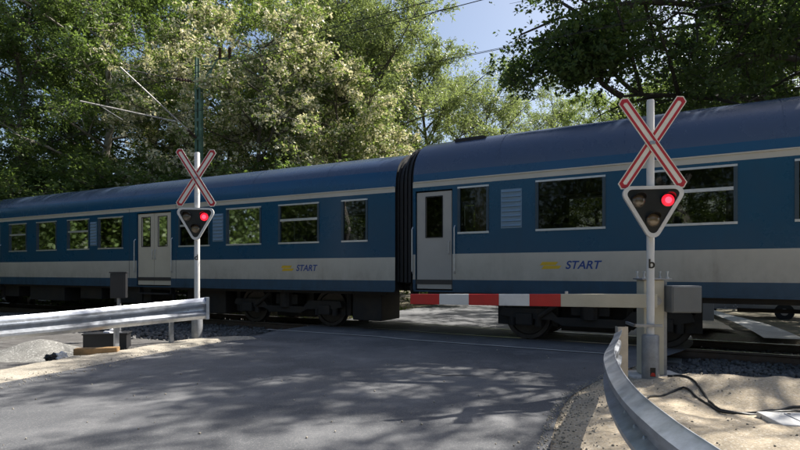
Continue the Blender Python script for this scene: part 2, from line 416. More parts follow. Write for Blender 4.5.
def gh(x, y):
    off, t = track_off(x, y)
    h = -0.10
    a = abs(off)
    if a < 4.2: h = -0.42 if a < 3.2 else -0.42 + (a-3.2)*0.32
    if off > 3.2:
        h = -0.12 - min(0.28, max(0, (off-4))*0.07) if t > 3 else -0.10 - min(0.1, max(0, (off-4))*0.03)
    h += 0.035*vnoise(x, y, 0.6) + 0.02*vnoise(x, y, 1.9, 3)
    if y < -6: h -= 0.02
    return min(h, -0.05)
def axis(lo, hi, core0, core1, step):
    a = list(np.arange(core0, core1, step)); g = step; v = core0
    while v > lo: g *= 1.35; v -= g; a.insert(0, v)
    g = step; v = a[-1]
    while v < hi: g *= 1.35; v += g; a.append(v)
    return a
xs = axis(-900, 900, -22, 22, 0.45); ys = axis(-400, 1400, -6, 34, 0.45)
mb = MB(); nx = len(xs)
mb.v = [(x, y, gh(x, y)) for y in ys for x in xs]
mb.f = [(j*nx+i, j*nx+i+1, (j+1)*nx+i+1, (j+1)*nx+i) for j in range(len(ys)-1) for i in range(nx-1)]; mb.m = [0]*len(mb.f)
struct(mb.build('ground', 'earth', smooth=True), 'dark earth and woodland ground on both sides of the railway')

LEFT = [(-11.2,-14),(-9.0,-7),(-6.9,1.0),(-5.02,6.69),(-3.88,9.86),(-3.15,11.5),(-2.9,12.6),(-1.9,14.6),(0.5,20),(3.7,27),(12,46),(26,75),(75,180)]
RIGHT = [(-3.6,-14),(-1.6,-7),(0.15,0.0),(0.78,2.6),(1.18,4.19),(1.48,5.03),(1.84,5.85),(2.34,6.58),(3.2,7.6),(4.3,8.7),(5.6,10.2),(6.9,13.0),(7.1,15),(8.0,18.5),(11.5,27),(20,46),(34,75),(84,180)]
N = 340
le = interp(LEFT, N); re = interp(RIGHT, N)
# far road sinks a little with the land
def loft(A, B, m, zf, name, mat, smooth=True):
    b = MB(); n = len(A)
    for i in range(n):
        for k in range(m+1):
            p = A[i].lerp(B[i], k/m); b.v.append((p.x, p.y, zf(p.x, p.y, i/(n-1), k/m)))
    for i in range(n-1):
        for k in range(m): b.f.append((i*(m+1)+k, i*(m+1)+k+1, (i+1)*(m+1)+k+1, (i+1)*(m+1)+k)); b.m.append(0)
    return b.build(name, mat, smooth=smooth)
road = struct(loft(le, re, 30, lambda x, y, a, k: 0.006*vnoise(x, y, 0.35, 1), 'road', 'asphalt'), 'grey asphalt road running over the level crossing')

# right-hand sand shoulder
ra = interp([p for p in RIGHT if p[1] < 7] + [(3.0, 7.35), (3.75, 8.0)], 150)
rb = interp([(7,-14),(8,-7),(9,-2),(10,0.0),(10.8,1.0),(11.4,1.8),(12.0,2.4),(12.6,2.75),(13.2,2.9),(13.9,2.95)], 150)
ra = [p - (rb[i]-p).normalized()*0.16 for i, p in enumerate(ra)]
def sandz(x, y, a, k):
    off, t = track_off(x, y)
    d = min(1, k*11/0.35) if k < 1 else 1
    h = -0.03 + 0.075*min(1, k*18) + 0.028*vnoise(x, y, 2.2, 5) * min(1, k*14) + 0.012*vnoise(x, y, 7, 2)*min(1, k*20)
    berm = math.exp(-((off+4.55)/0.42)**2) * min(1, k*8) * (0.16 + 0.06*math.sin(x*1.7))
    h += berm
    if off > -4.4: h -= (off+4.4)*0.30 * min(1, k*6)
    h += (0.02*vnoise(x, y, 3.7, 8)+0.008*vnoise(x, y, 13, 4))*min(1, k*14)
    h += 0.12*math.exp(-((x-3.1)**2+(y-4.4)**2)/0.35)*0.4
    return h
struct(loft(ra, rb, 110, sandz, 'sand_shoulder', 'sand'), 'tan sand and grit shoulder on the right of the road')
# left-hand pale shoulder
la = interp([p for p in LEFT if p[1] < 11] + [(-3.5, 10.75), (-3.0, 11.05)], 150)
lbp = interp([(-12.4,-14),(-10.1,-7),(-8.0,1.2),(-6.05,7.0),(-4.95,9.75),(-4.45,10.85),(-3.7,11.35)], 150)
la = [p - (lbp[i]-p).normalized()*0.10 for i, p in enumerate(la)]
struct(loft(la, lbp, 14, lambda x, y, a, k: -0.025+0.06*min(1, k*5)-0.10*max(0, k-0.75)*4*0.6+0.012*vnoise(x, y, 5, 2)*min(1, k*4), 'gravel_shoulder', 'pale_gravel'), 'pale gravel shoulder along the left edge of the road')
# forecourt of dark ballast gravel left of the road
fa = interp([(-12.6,-13),(-8.2,1.0),(-6.2,6.9),(-5.0,9.8),(-4.4,10.8)], 60); fb = interp([(-24,-13),(-22,4),(-18,12.5),(-14,16),(-9.5,14.2)], 60)
struct(loft(fa, fb, 60, lambda x, y, a, k: -0.05+0.03*vnoise(x, y, 1.3, 4)-0.05*k, 'gravel_ground', 'ballast_bed'), 'dark gravel ground left of the road')

# pale edge strip where the road meets the crossing deck
mb = MB()
pe = [track(t, -2.12-0.0*t, 0.011) for t in np.linspace(-3.4, 4.6, 40)]
for i, p in enumerate(pe):
    q = track(-3.4+8.0*i/39, -2.05, 0.011); mb.v += [(p.x, p.y, 0.0125+0.006*vnoise(p.x,p.y,0.35,1)), (q.x, q.y, 0.0125+0.006*vnoise(q.x,q.y,0.35,1))]
mb.f = [(2*i, 2*i+1, 2*i+3, 2*i+2) for i in range(39)]; mb.m = [0]*39
struct(mb.build('crossing_edge_strip', 'concrete'), 'thin pale joint across the asphalt in front of the crossing')
# long crack in the asphalt
mb = MB(); rnd = random.Random(4); pts = []
for i in range(26):
    k = i/25; q = Vector((0.1+1.05*k, 7.5-0.55*k-0.1*math.sin(k*5), 0)); pts.append((q.x, q.y+rnd.uniform(-.025,.025)))
for i, (x, y) in enumerate(pts):
    w = 0.006+0.007*math.sin(i/25*math.pi); z = 0.0045+0.006*vnoise(x, y, 0.35, 1); mb.v += [(x, y-w, z), (x, y+w, z)]
mb.f = [(2*i, 2*i+1, 2*i+3, 2*i+2) for i in range(25)]; mb.m = [0]*25
struct(mb.build('road_crack', 'rubber'), 'dark crack across the right side of the asphalt')

# ballast bed
def sweep(path_pts, normals, prof, name, mat, parent=None, smooth=False, closed=False):
    b = MB(); n = len(prof)
    for p, nn in zip(path_pts, normals):
        for (u, z) in prof: q = p + nn*u; b.v.append((q.x, q.y, p.z+z))
    for i in range(len(path_pts)-1):
        for k in range(n if closed else n-1): b.f.append((i*n+k, i*n+(k+1)%n, (i+1)*n+(k+1)%n, (i+1)*n+k)); b.m.append(0)
    if closed:
        b.f += [tuple(range(n))[::-1], tuple((len(path_pts)-1)*n+k for k in range(n))]; b.m += [0, 0]
    return b.build(name, mat, parent, smooth)
TT = list(np.linspace(-70, -2, 60)) + list(np.linspace(-1.5, 1.5, 13)) + list(np.linspace(2, 60, 60))
tp = [track(t, 0, 0) for t in TT]; tn = [(track(t, 1)-track(t, 0)) for t in TT]
struct(sweep(tp, tn, [(-3.7,-0.42),(-3.2,-0.26),(-2.0,-0.19),(-1.0,-0.17),(0,-0.17),(1.0,-0.17),(2.0,-0.19),(3.2,-0.36),(3.7,-0.5)], 'track_bed', 'ballast_bed'), 'dark stone ballast bed under the railway track')
railprof = [(-.075,-.16),(.075,-.16),(.075,-.148),(.012,-.125),(.012,-.04),(.036,-.025),(.036,.002),(.028,.012),(-.028,.012),(-.036,.002),(-.036,-.025),(-.012,-.04),(-.012,-.125),(-.075,-.148)]
for sgn, nm in ((-1, 'near'), (1, 'far')):
    pr = [(u+sgn*0.7525, z) for u, z in railprof]
    o = sweep(tp, tn, pr, 'steel_rail', 'rail_steel', closed=True)
    o.data.materials.append(M['rail_head'])
    for p in o.data.polygons:
        if p.normal.z > 0.9 and p.center.z > 0.005: p.material_index = 1
    tag(o, f'rusty steel running rail on the {"camera" if sgn < 0 else "forest"} side of the track', 'rail', 'running rails')
def on_road(x, y, pad=0.0):
    for i in range(N-1):
        if min(le[i].y, le[i+1].y, re[i].y, re[i+1].y) - 0.6 > y or max(le[i].y, le[i+1].y, re[i].y, re[i+1].y) + 0.6 < y: continue
        c = (le[i]+re[i])/2; n = (re[i]-le[i]); w = n.length/2; n.normalize()
        d = Vector((x, y, 0))-c; tdir = Vector((-n.y, n.x, 0))
        if abs(d.dot(tdir)) < 0.45 and abs(d.dot(n)) < w+pad: return True
    return False
# sleepers outside the crossing deck
slm = MB(); slm.prism([(-1.3,-.33),(1.3,-.33),(1.3,-.17),(.55,-.165),(.4,-.19),(-.4,-.19),(-.55,-.165),(-1.3,-.17)], -.13, .13)
sl0 = None; k = 0
for t in [4.7+0.62*i for i in range(9)] + [-4.6-0.62*i for i in range(26)]:
    if sl0 is None: sl0 = o = slm.build('concrete_sleeper', 'sleeper_concrete', bevel=0.012)
    else: o = sl0.copy(); COL.objects.link(o)
    q = track(t, 0, 0.004); o.location = q
    o.rotation_euler = (0, 0, (ANG_R if t > 0 else ANG_L) + R(90))
    if t > 0: tag(o, 'concrete sleeper in the ballast under the coach, right of the barrier', 'sleeper', 'sleepers right of the road')
    else: tag(o, 'concrete sleeper in the ballast under the coach, left of the road', 'sleeper', 'sleepers left of the road')
# loose ballast stones
def stones(name, pts, size, rng, mat='stone'):
    base = np.array([(-1,-1,-1),(1,-1,-1),(1,1,-1),(-1,1,-1),(-1,-1,1),(1,-1,1),(1,1,1),(-1,1,1)], float)
    fs = np.array([(0,3,2,1),(4,5,6,7),(0,1,5,4),(1,2,6,5),(2,3,7,6),(3,0,4,7)])
    n = len(pts); P = np.array(pts)
    s = size*(0.5+rng.random((n,1,1))*0.8)
    V = base[None]*(0.55+0.6*rng.random((n,8,3)))*s*np.array([1,0.85,0.7])
    q = rng.normal(size=(n,4)); q /= np.linalg.norm(q, axis=1, keepdims=True)
    w,x,y,z = q.T
    Rm = np.stack([np.stack([1-2*(y*y+z*z),2*(x*y-z*w),2*(x*z+y*w)],-1),np.stack([2*(x*y+z*w),1-2*(x*x+z*z),2*(y*z-x*w)],-1),np.stack([2*(x*z-y*w),2*(y*z+x*w),1-2*(x*x+y*y)],-1)],1)
    V = np.einsum('nij,nkj->nki', Rm, V) + P[:,None,:]
    Fc = (fs[None]+8*np.arange(n)[:,None,None]).reshape(-1,4)
    return npmesh(name, V.reshape(-1,3), Fc, mat)
def npmesh(name, V, Fq, mats, tone=None, mi=None):
    me = bpy.data.meshes.new(name); n = len(V); f = len(Fq); k = Fq.shape[1]
    me.vertices.add(n); me.vertices.foreach_set('co', V.astype(np.float32).ravel())
    me.loops.add(f*k); me.loops.foreach_set('vertex_index', Fq.astype(np.int32).ravel())
    me.polygons.add(f); me.polygons.foreach_set('loop_start', np.arange(0, f*k, k, dtype=np.int32))
    try: me.polygons.foreach_set('loop_total', np.full(f, k, dtype=np.int32))
    except Exception: pass
    mats = mats if isinstance(mats, (list, tuple)) else [mats]
    for m in mats: me.materials.append(M[m])
    if mi is not None: me.polygons.foreach_set('material_index', mi.astype(np.int32))
    if tone is not None:
        a = me.attributes.new('tone', 'FLOAT', 'FACE'); a.data.foreach_set('value', tone.astype(np.float32))
    me.update(); me.validate()
    o = bpy.data.objects.new(name, me); COL.objects.link(o); return o
rng = np.random.default_rng(7)
def bedz(a): return float(np.interp(abs(a), [0, 1.0, 2.0, 3.2, 3.7], [-.17,-.17,-.19,-.26,-.42]))
pts = []
while len(pts) < 7500:
    t = rng.uniform(3.2, 10.5); off = rng.uniform(-4.25, 2.5)
    q = track(t, off); 
    if on_road(q.x, q.y, 0.05): continue
    pts.append((q.x, q.y, bedz(off)+rng.uniform(-.01, .025) + (0.12 if off < -3.3 else 0)))
stuff(stones('ballast_stones', pts, 0.034, rng), 'loose dark grey ballast stones beside the rail, right of the barrier', 'ballast')
pts = []
while len(pts) < 4500:
    t = rng.uniform(-16, -4.0); off = rng.uniform(-4.4, 1.5)
    q = track(t, off)
    if on_road(q.x, q.y, 0.6): continue
    pts.append((q.x, q.y, max(bedz(off), -0.09 if off < -2.9 else -9)+rng.uniform(-.01, .025)))
stuff(stones('ballast_stones', pts, 0.045, rng), 'loose dark ballast stones behind the left guardrail', 'ballast')
pts = []
for i in range(2600):
    a = rng.uniform(0, .999); i0 = int(a*149); fr_ = a*149-i0; k = abs(rng.normal(0, .25))
    p = ra[i0].lerp(ra[i0+1], fr_).lerp(rb[i0].lerp(rb[i0+1], fr_), min(.95, k*0.4)); pts.append((p.x, p.y, sandz(p.x, p.y, a, min(.95, k*.4))+0.001))
for i in range(2600):
    fi = rng.uniform(55, 148.9); i0 = int(fi); k = abs(rng.normal(0, .02))+.006
    p = ra[i0].lerp(ra[i0+1], fi-i0).lerp(rb[i0].lerp(rb[i0+1], fi-i0), k); pts.append((p.x, p.y, max(.004, sandz(p.x, p.y, i0/149, k))+0.001))
stuff(stones('grit', pts, 0.008, rng, 'pale_gravel'), 'small pale stones and grit strewn over the sand shoulder', 'grit')
pts = []
for i in range(1800):
    fi = rng.uniform(60, 148.9); i0 = int(fi); k = rng.uniform(-.25, 1)
    p = la[i0].lerp(la[i0+1], fi-i0).lerp(lbp[i0].lerp(lbp[i0+1], fi-i0), k); pts.append((p.x, p.y, 0.006 if k < .05 else 0.03-(.06*max(0,k-.75)*4*.6)))
stuff(stones('grit', pts, 0.007, rng, 'pale_gravel'), 'small pale stones strewn over the left gravel shoulder', 'grit')

pts = []
for i in range(420):
    fi = rng.uniform(20, 60); i0 = int(fi); k = rng.random(); k = k if rng.random() < .4 else (k**3 if rng.random() < .6 else 1-k**3)
    p = le[i0].lerp(le[i0+1], fi-i0).lerp(re[i0].lerp(re[i0+1], fi-i0), k); pts.append((p.x, p.y, .006+0.006*vnoise(p.x, p.y, .35, 1)))
stuff(stones('grit', pts, 0.008, rng, 'pale_gravel'), 'scattered pale stone chips on the asphalt', 'grit')
# far side: concrete path, sandy patch
def gpt(x, Y): return ((x-400)/F*Y, Y)
pa = interp([gpt(764, 11.6), gpt(750, 13.2), gpt(733, 15.3), gpt(711, 18.3), gpt(690, 23)], 50); pb = interp([gpt(806, 11.3), gpt(783, 13.2), gpt(758, 15.3), gpt(723, 18.5), gpt(697, 23)], 50)
struct(loft(pa, pb, 4, lambda x, y, a, k: -0.05, 'concrete_path', 'path_concrete'), 'sunlit pale concrete path beyond the track, seen under the right coach')
pa2 = interp([(6.75,13.1),(6.95,14.6),(7.5,17),(8.2,19.0)], 30); pb2 = interp([(8.2,13.0),(8.75,14.3),(9.6,16.3),(10.2,18)], 30)
struct(loft(pa2, pb2, 8, lambda x, y, a, k: -0.05+0.05*math.sin(k*math.pi)+0.02*vnoise(x,y,3), 'sand_verge', 'sand'), 'sandy verge beside the road beyond the track')

# ------------------------------------------------------------------ trees
def bez(a, b, c, n):
    return [(a*(1-t)**2 + b*2*t*(1-t) + c*t*t) for t in [i/(n-1) for i in range(n)]]
def skeleton(rnd, H, base, Rx, tr, nl, rise=0.35, top=1.0, lean=(0,0), nsub=6, ntw=5, low=0.35, extra=None, keep=lambda p: True):
    """wood mesh + twig list; crown envelope is egg-shaped with uneven limbs"""
    wood = MB(); twigs = []
    tk = []
    wob = [Vector((rnd.uniform(-1,1), rnd.uniform(-1,1), 0))*0.02*H for _ in range(9)]
    for i in range(9):
        k = i/8; tk.append(Vector((lean[0]*k*k*H, lean[1]*k*k*H, H*0.93*k)) + (wob[i] if 0 < i else Vector((0,0,0))))
    tk[0].z = -0.4
    wood.tube(tk, [tr*(1.35 if i == 0 else 1)*(1-0.9*i/8) for i in range(9)], 8)
    def tkp(z):
        k = max(0, min(.999, z/(H*0.93)))*8; i = int(k); return tk[i].lerp(tk[i+1], k-i)
    az = rnd.uniform(0, 6.28)
    limbs = []
    for j in range(nl):
        k = (j+rnd.uniform(-.3,.3))/nl; k = max(0, min(1, k)); z0 = base*H + (0.92-base)*H*k
        az += 2.4+rnd.uniform(-.4,.4)
        env = math.sqrt(max(0.05, 1-((k-low)/(1.06-low if k > low else low+0.45))**2))
        Ln = Rx*env*rnd.uniform(0.72, 1.12)
        s = tkp(z0); up = rise*Ln*rnd.uniform(.5,1.4)*(0.4+k)
        e = s + Vector((math.cos(az)*Ln, math.sin(az)*Ln, up))
        m = s.lerp(e, .5) + Vector((0, 0, 0.12*Ln*rnd.uniform(-.3,1)))
        limbs.append((bez(s, m, e, 6), tr*0.42*(1-0.6*k)*rnd.uniform(.8,1.15)))
    if extra: limbs += extra
    for pl, lr in limbs:
        wood.tube(pl, [lr*(1-0.82*i/(len(pl)-1)) for i in range(len(pl))], 6)
        Ln = sum((pl[i+1]-pl[i]).length for i in range(len(pl)-1))
        for q in range(nsub):
            f = 0.28 + 0.72*(q+rnd.random()*.7)/nsub; f = min(.99, f); i = int(f*(len(pl)-1)); s = pl[i].lerp(pl[i+1], f*(len(pl)-1)-i)
            d = (pl[i+1]-pl[i]).normalized(); side = Vector((rnd.gauss(0,1), rnd.gauss(0,1), rnd.gauss(.1,.6))); d2 = (d*0.7+side.normalized()).normalized()
            l2 = Ln*rnd.uniform(.22,.42)*(1.15-.4*f)+.25
            e = s + d2*l2
            if not keep(e): continue
            m = s.lerp(e,.5)+Vector((0,0,.1*l2)); sb = bez(s, m, e, 4)
            wood.tube(sb, [lr*.3*(1-.8*i/3)+.006 for i in range(4)], 4)
            for w in range(ntw):
                g = rnd.uniform(.25,1); i2 = min(2, int(g*3)); s3 = sb[i2].lerp(sb[i2+1], g*3-i2)
                side = Vector((rnd.gauss(0,1), rnd.gauss(0,1), rnd.gauss(0,.7))).normalized()
                d3 = (d2*.5+side).normalized(); l3 = l2*rnd.uniform(.25,.6)+.15
                if not keep(s3+d3*l3): continue
                twigs.append((s3, s3+d3*l3))
                wood.tube([s3, s3+d3*l3], [.012,.004], 3, cap=False)
    return wood, twigs
def leaves(name, twigs, per, size, rng, mats, droop=0.25, aspect=.5, spread=.13, blossom=0.0, bsize=1.0, leaflet=4):
    """per sprigs on every twig, each sprig a little fan of leaflets"""
    A = np.array([t[0] for t in twigs]); B = np.array([t[1] for t in twigs]); n = len(A)
    keep = rng.random(n) > 0.06
    A, B = A[keep], B[keep]; n = len(A)
    k = rng.random((n, per, 1))*0.95+0.12
    C = A[:,None]*(1-k)+B[:,None]*k
    C = C + rng.normal(size=C.shape)*spread
    C = C.reshape(-1,3); ns = len(C)
    d = rng.normal(size=(ns,3)); d[:,2] = d[:,2]*.5-droop; d /= np.linalg.norm(d, axis=1, keepdims=True)
    clump = np.repeat(rng.random(n), per)
    isb = rng.random(ns) < blossom*(0.35+1.3*clump)
    V = []; T = []; MI = []
    for q in range(leaflet):
        dd = d + rng.normal(size=d.shape)*.55; dd /= np.linalg.norm(dd, axis=1, keepdims=True)
        nn = rng.normal(size=d.shape); nn[:,2] += .8
        sd = np.cross(dd, nn); sd /= np.linalg.norm(sd, axis=1, keepdims=True)+1e-9
        up = np.cross(sd, dd)
        Lz = size*(.6+.8*rng.random((ns,1))); Wd = Lz*aspect*(.8+.4*rng.random((ns,1)))
        Lz = np.where(isb[:,None], Lz*bsize, Lz); Wd = np.where(isb[:,None], Lz*.62, Wd)
        b0 = C + d*size*.9*(q/leaflet) + rng.normal(size=C.shape)*size*.25
        tip = b0+dd*Lz; mid = b0+dd*Lz*.48
        V.append(np.stack([b0, mid+sd*Wd*.5+up*Wd*.14, tip, mid-sd*Wd*.5+up*Wd*.14], 1))
        T.append(np.clip(clump*.55+rng.random(ns)*.45, 0, 1)); MI.append(isb.astype(int))
    V = np.concatenate(V).reshape(-1,3); Fq = np.arange(len(V)).reshape(-1,4)
    return npmesh(name, V, Fq, mats, np.concatenate(T), np.concatenate(MI))
def make_tree(name, seed, barkm, leafm, H, base, Rx, tr, nl, per, size, lm={}, **kw):
    rnd = random.Random(seed); r2 = np.random.default_rng(seed)
    wood, tw = skeleton(rnd, H, base, Rx, tr, nl, **kw)
    root = empty(name)
    wood.build('trunk', barkm, root, smooth=True, fixn=False)
    c = leaves('crown', tw, per, size, r2, leafm, **lm); c.parent = root
    return root
PROTO = {}
PROTO['green'] = ('leafy_tree', make_tree('leafy_tree', 11, 'bark', ['leaf_mid', 'blossom'], 17, .16, 4.6, .24, 32, 17, .135, nsub=6, ntw=5))
PROTO['pale'] = ('leafy_tree', make_tree('leafy_tree', 12, 'bark_pale', ['leaf_mid', 'blossom'], 18, .2, 4.4, .26, 32, 17, .135, nsub=6, ntw=5))
PROTO['acacia'] = ('blossoming_acacia', make_tree('blossoming_acacia', 13, 'bark', ['leaf_bright', 'blossom'], 13.5, .12, 4.3, .20, 32, 17, .125, dict(blossom=.5, bsize=1.0, droop=.4), nsub=6, ntw=5))
PROTO['acacia2'] = ('blossoming_acacia', make_tree('blossoming_acacia', 14, 'bark', ['leaf_bright', 'blossom'], 13.0, .10, 4.6, .20, 32, 17, .125, dict(blossom=.45, bsize=1.0, droop=.4), nsub=6, ntw=5))
PROTO['bright'] = ('leafy_tree', make_tree('leafy_tree', 15, 'bark', ['leaf_bright', 'blossom'], 18, .18, 4.4, .25, 32, 17, .135, nsub=6, ntw=5))
PROTO['olive'] = ('feathery_tree', make_tree('feathery_tree', 16, 'bark', ['leaf_olive', 'blossom'], 14, .10, 4.2, .22, 36, 17, .16, dict(aspect=.3, droop=.1), rise=.75, nsub=6, ntw=5))
PROTO['shrub'] = ('shrub', make_tree('shrub', 17, 'bark', ['leaf_mid', 'blossom'], 5.0, .06, 2.4, .07, 18, 14, .12, nsub=5, ntw=4))
used = set()
def plant(kind, xpx, Y, H0=None, rz=0, label='', cat='tree', group=None, sxy=1.0, xw=None):
    nm, src = PROTO[kind]
    base = dict(green=17, pale=18, acacia=13.5, acacia2=13, bright=18, olive=14, shrub=5)[kind]
    x = (xpx-400)/F*Y if xw is None else xw; s = (H0 or base)/base
    if kind not in used: used.add(kind); o = src
    else: o = inst(src, None)
    o.location = (x, Y, gh(x, Y)); o.rotation_euler = (0,0,rz); o.scale = (s*sxy, s*sxy, s)
    tag(o, label, cat, group)
    return o
G1 = 'trees of the wood behind the train'
plant('pale', 108, 25.5, 18.5, 0.6, 'tall leafy tree with the pale forked trunk, left of the green mast', group=G1)
plant('green', 22, 26.5, 18, 2.1, 'dark green tree at the left edge of the picture behind the train', group=G1)
plant('green', 70, 30.5, 20, 4.0, 'dense green tree right of the leftmost tree, left of the pale trunk', group=G1)
plant('pale', -45, 28, 19, 3.3, 'leafy tree half cut off by the left picture border', group=G1)
plant('green', 150, 33, 21, 5.2, 'tall green tree rising behind the left end of the cream blossom', group=G1)
plant('acacia', 190, 25, 13.0, 0.3, 'cream blossoming acacia directly behind the green mast', group=G1)
plant('acacia2', 262, 23.5, 12.6, 1.4, 'cream blossoming acacia just right of the green mast, tallest of the blossom', group=G1)
plant('acacia', 338, 24, 11.2, 2.6, 'lower cream blossoming acacia above the end of the left coach', group=G1, sxy=1.1)
plant('bright', 305, 33, 21, 0.9, 'tall bright green tree behind the cream blossom, touching the top border', group=G1)
plant('bright', 325, 29, 17.2, 3.9, 'bright green tree between the blossom and the patch of sky', group=G1)
plant('bright', 225, 36, 22, 5.0, 'bright green tree top showing above the blossom beside the mast', group=G1)
plant('olive', 366, 27, 15.6, 0.4, 'tall feathery grey-green tree at the left border of the patch of sky', group=G1)
plant('olive', 424, 31, 14.6, 2.2, 'feathery grey-green tree below the patch of sky, above the coach gap', group=G1)
plant('olive', 484, 38, 14.8, 4.1, 'smaller feathery tree sloping down beside the road, below the patch of sky', group=G1)
plant('olive', 340, 40, 20, 1.2, 'grey-green tree standing farthest back left of the patch of sky', group=G1)
plant('olive', 556, 76, 25.5, 1.9, 'pale far tree at the foot of the patch of sky, above the right coach roof', group=G1)
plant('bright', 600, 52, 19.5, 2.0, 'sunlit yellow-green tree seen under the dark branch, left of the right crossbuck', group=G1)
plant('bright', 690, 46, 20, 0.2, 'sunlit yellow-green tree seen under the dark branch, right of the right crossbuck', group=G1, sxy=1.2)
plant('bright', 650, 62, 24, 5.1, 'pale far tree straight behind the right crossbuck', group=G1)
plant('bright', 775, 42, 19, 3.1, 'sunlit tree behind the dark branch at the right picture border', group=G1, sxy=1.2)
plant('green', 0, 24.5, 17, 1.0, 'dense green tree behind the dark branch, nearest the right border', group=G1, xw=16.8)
plant('green', 0, 18.0, 17, 2.9, 'green tree added past the right border to shade the ground beyond the track', group=G1, xw=19.8)  # unseen tree, added like its two neighbours to shade the ground beyond the track
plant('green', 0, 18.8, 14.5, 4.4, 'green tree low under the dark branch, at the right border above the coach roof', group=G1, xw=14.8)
G2 = 'shrubs under the wood'
for i, (x, Y, H, rz, lb) in enumerate([
    (30, 24, 6.2, .4, 'green shrub low behind the coach roof at the left border'),
    (85, 24.5, 5.6, 1.9, 'green shrub low behind the roof, just left of the pale trunk'),
    (145, 23.5, 6.0, 3.3, 'green shrub low behind the roof, between pale trunk and mast'),
    (215, 22, 5.2, 4.6, 'green shrub low behind the roof, right of the left crossbuck'),
    (300, 21.5, 5.4, 5.7, 'green shrub low behind the roof, under the blossom'),
    (375, 21.5, 5.0, 1.1, 'green shrub low behind the roof near the gap between the coaches'),
    (455, 24, 5.6, 2.5, 'green shrub behind the front of the right coach roof')]):
    plant('shrub', x, Y, H, rz, lb, 'shrub', G2, sxy=1.25)

# the big dark tree on the right, with its long low branch
TX, TY = 11.6, 13.6
def loc(x, y, Y): return px(x, y, Y) - Vector((TX, TY, 0))
br = interp([tuple(loc(a, b, c)) for a, b, c in ((868, 96, 13.6), (800, 92, 13.3), (740, 87, 13.0), (690, 87, 12.8), (655, 84, 12.6), (620, 86, 12.5))], 12)
b2 = interp([tuple(loc(a, b, c)) for a, b, c in ((622, 86, 12.5), (603, 74, 12.4), (590, 58, 12.3), (572, 42, 12.3))], 7)
b3 = interp([tuple(loc(a, b, c)) for a, b, c in ((640, 84, 12.55), (622, 72, 12.6), (606, 52, 12.8), (590, 30, 13.0))], 7)
b4 = interp([tuple(loc(a, b, c)) for a, b, c in ((870, 70, 13.6), (790, 48, 13.0), (730, 44, 12.5), (690, 42, 12.0))], 8)
b5 = interp([tuple(loc(a, b, c)) for a, b, c in ((870, 40, 13.6), (760, 5, 13.5), (640, -8, 13.2), (560, 8, 13.0), (520, 25, 12.9))], 10)
b6 = interp([tuple(loc(a, b, c)) for a, b, c in ((870, 20, 13.6), (790, -60, 13.0), (720, -95, 12.5), (650, -95, 12.2))], 10)
b7 = interp([tuple(loc(a, b, c)) for a, b, c in ((640, -8, 13.2), (590, 16, 13.0), (555, 42, 12.9), (548, 66, 12.9))], 8)
rnd = random.Random(21)
wood, tw = skeleton(rnd, 15.5, .34, 6.4, .34, 30, rise=.35, nsub=8, ntw=7, low=.4, keep=lambda p: p.x+TX > 1.9 and p.z > 4.9,
    extra=[(br, .15), (b2, .075), (b3, .06), (b4, .11), (b5, .12), (b6, .12), (b7, .06)])
root = empty('dark_tree', (TX, TY, gh(TX, TY)))
wood.build('trunk', 'bark_dark', root, smooth=True, fixn=False)
# twigs that would hang down over the coach roof are trimmed by passing trains
tw = [t for t in tw if t[1].z > 5.15]
def lit_gap(t):
    p = t[1] + Vector((TX, TY, 0)); g = p - tosun*(p.z/tosun.z)
    if 0.4 < g.x < 2.7 and 2.5 < g.y < 6.4: return rnd.random() < .96
    if g.x >= 2.7 and g.y < 6.3: return rnd.random() < .82
    if g.y < 5.0: return rnd.random() < .85
    if 2.2 < g.x < 3.6 and g.y < 7.2: return rnd.random() < .7
    return False
tw = [t for t in tw if not lit_gap(t) and (t[1].z > 6.2 or rnd.random() < .7)]        # crown thinned so that sun reaches the sand and the near road
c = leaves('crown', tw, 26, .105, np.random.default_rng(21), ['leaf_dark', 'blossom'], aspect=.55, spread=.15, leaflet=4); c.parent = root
tag(root, 'big dark overhanging tree at top right with a long low bare branch', 'tree')

# the wood on the camera's side of the track (it shows in the coach windows)
rw = np.random.default_rng(31); C = []
for i in range(64):
    a = R(rw.uniform(146, 372)); d = rw.uniform(20, 34)
    if math.cos(a) > .86: continue
    cx_, cy_ = d*math.cos(a)-2, d*math.sin(a)*.9+1; hh = rw.uniform(9, 15)
    if track_off(cx_, cy_)[0] > -6.5: continue
    for k in range(16):
        v = rw.normal(size=3); v /= np.linalg.norm(v); v *= rw.uniform(.4, 1)
        c0 = np.array([cx_+v[0]*3.4, cy_+v[1]*3.4, hh*.52+v[2]*hh*.46])
        C.append(c0+rw.normal(size=(150, 3))*.85)
for i in range(44):
    q = track(rw.uniform(-75, -21), rw.uniform(-17, -7.5)); hh = rw.uniform(9, 15)
    for k in range(16):
        v = rw.normal(size=3); v /= np.linalg.norm(v); v *= rw.uniform(.3, 1)
        C.append(np.array([q.x+v[0]*3.4, q.y+v[1]*3.4, hh*.5+v[2]*hh*.48])+rw.normal(size=(190, 3))*.85)
C = np.concatenate(C); n = len(C); d = rw.normal(size=(n,3)); d /= np.linalg.norm(d, axis=1, keepdims=True); e = np.cross(d, rw.normal(size=(n,3))); e /= np.linalg.norm(e, axis=1, keepdims=True)
V = np.stack([C-d*.16, C+e*.10, C+d*.16, C-e*.10], 1).reshape(-1,3)
stuff(npmesh('woodland', V, np.arange(4*n).reshape(-1,4), 'leaf_dark', rw.random(n)), 'leafy wood on the near side of the railway, mirrored in the coach windows', 'woodland')
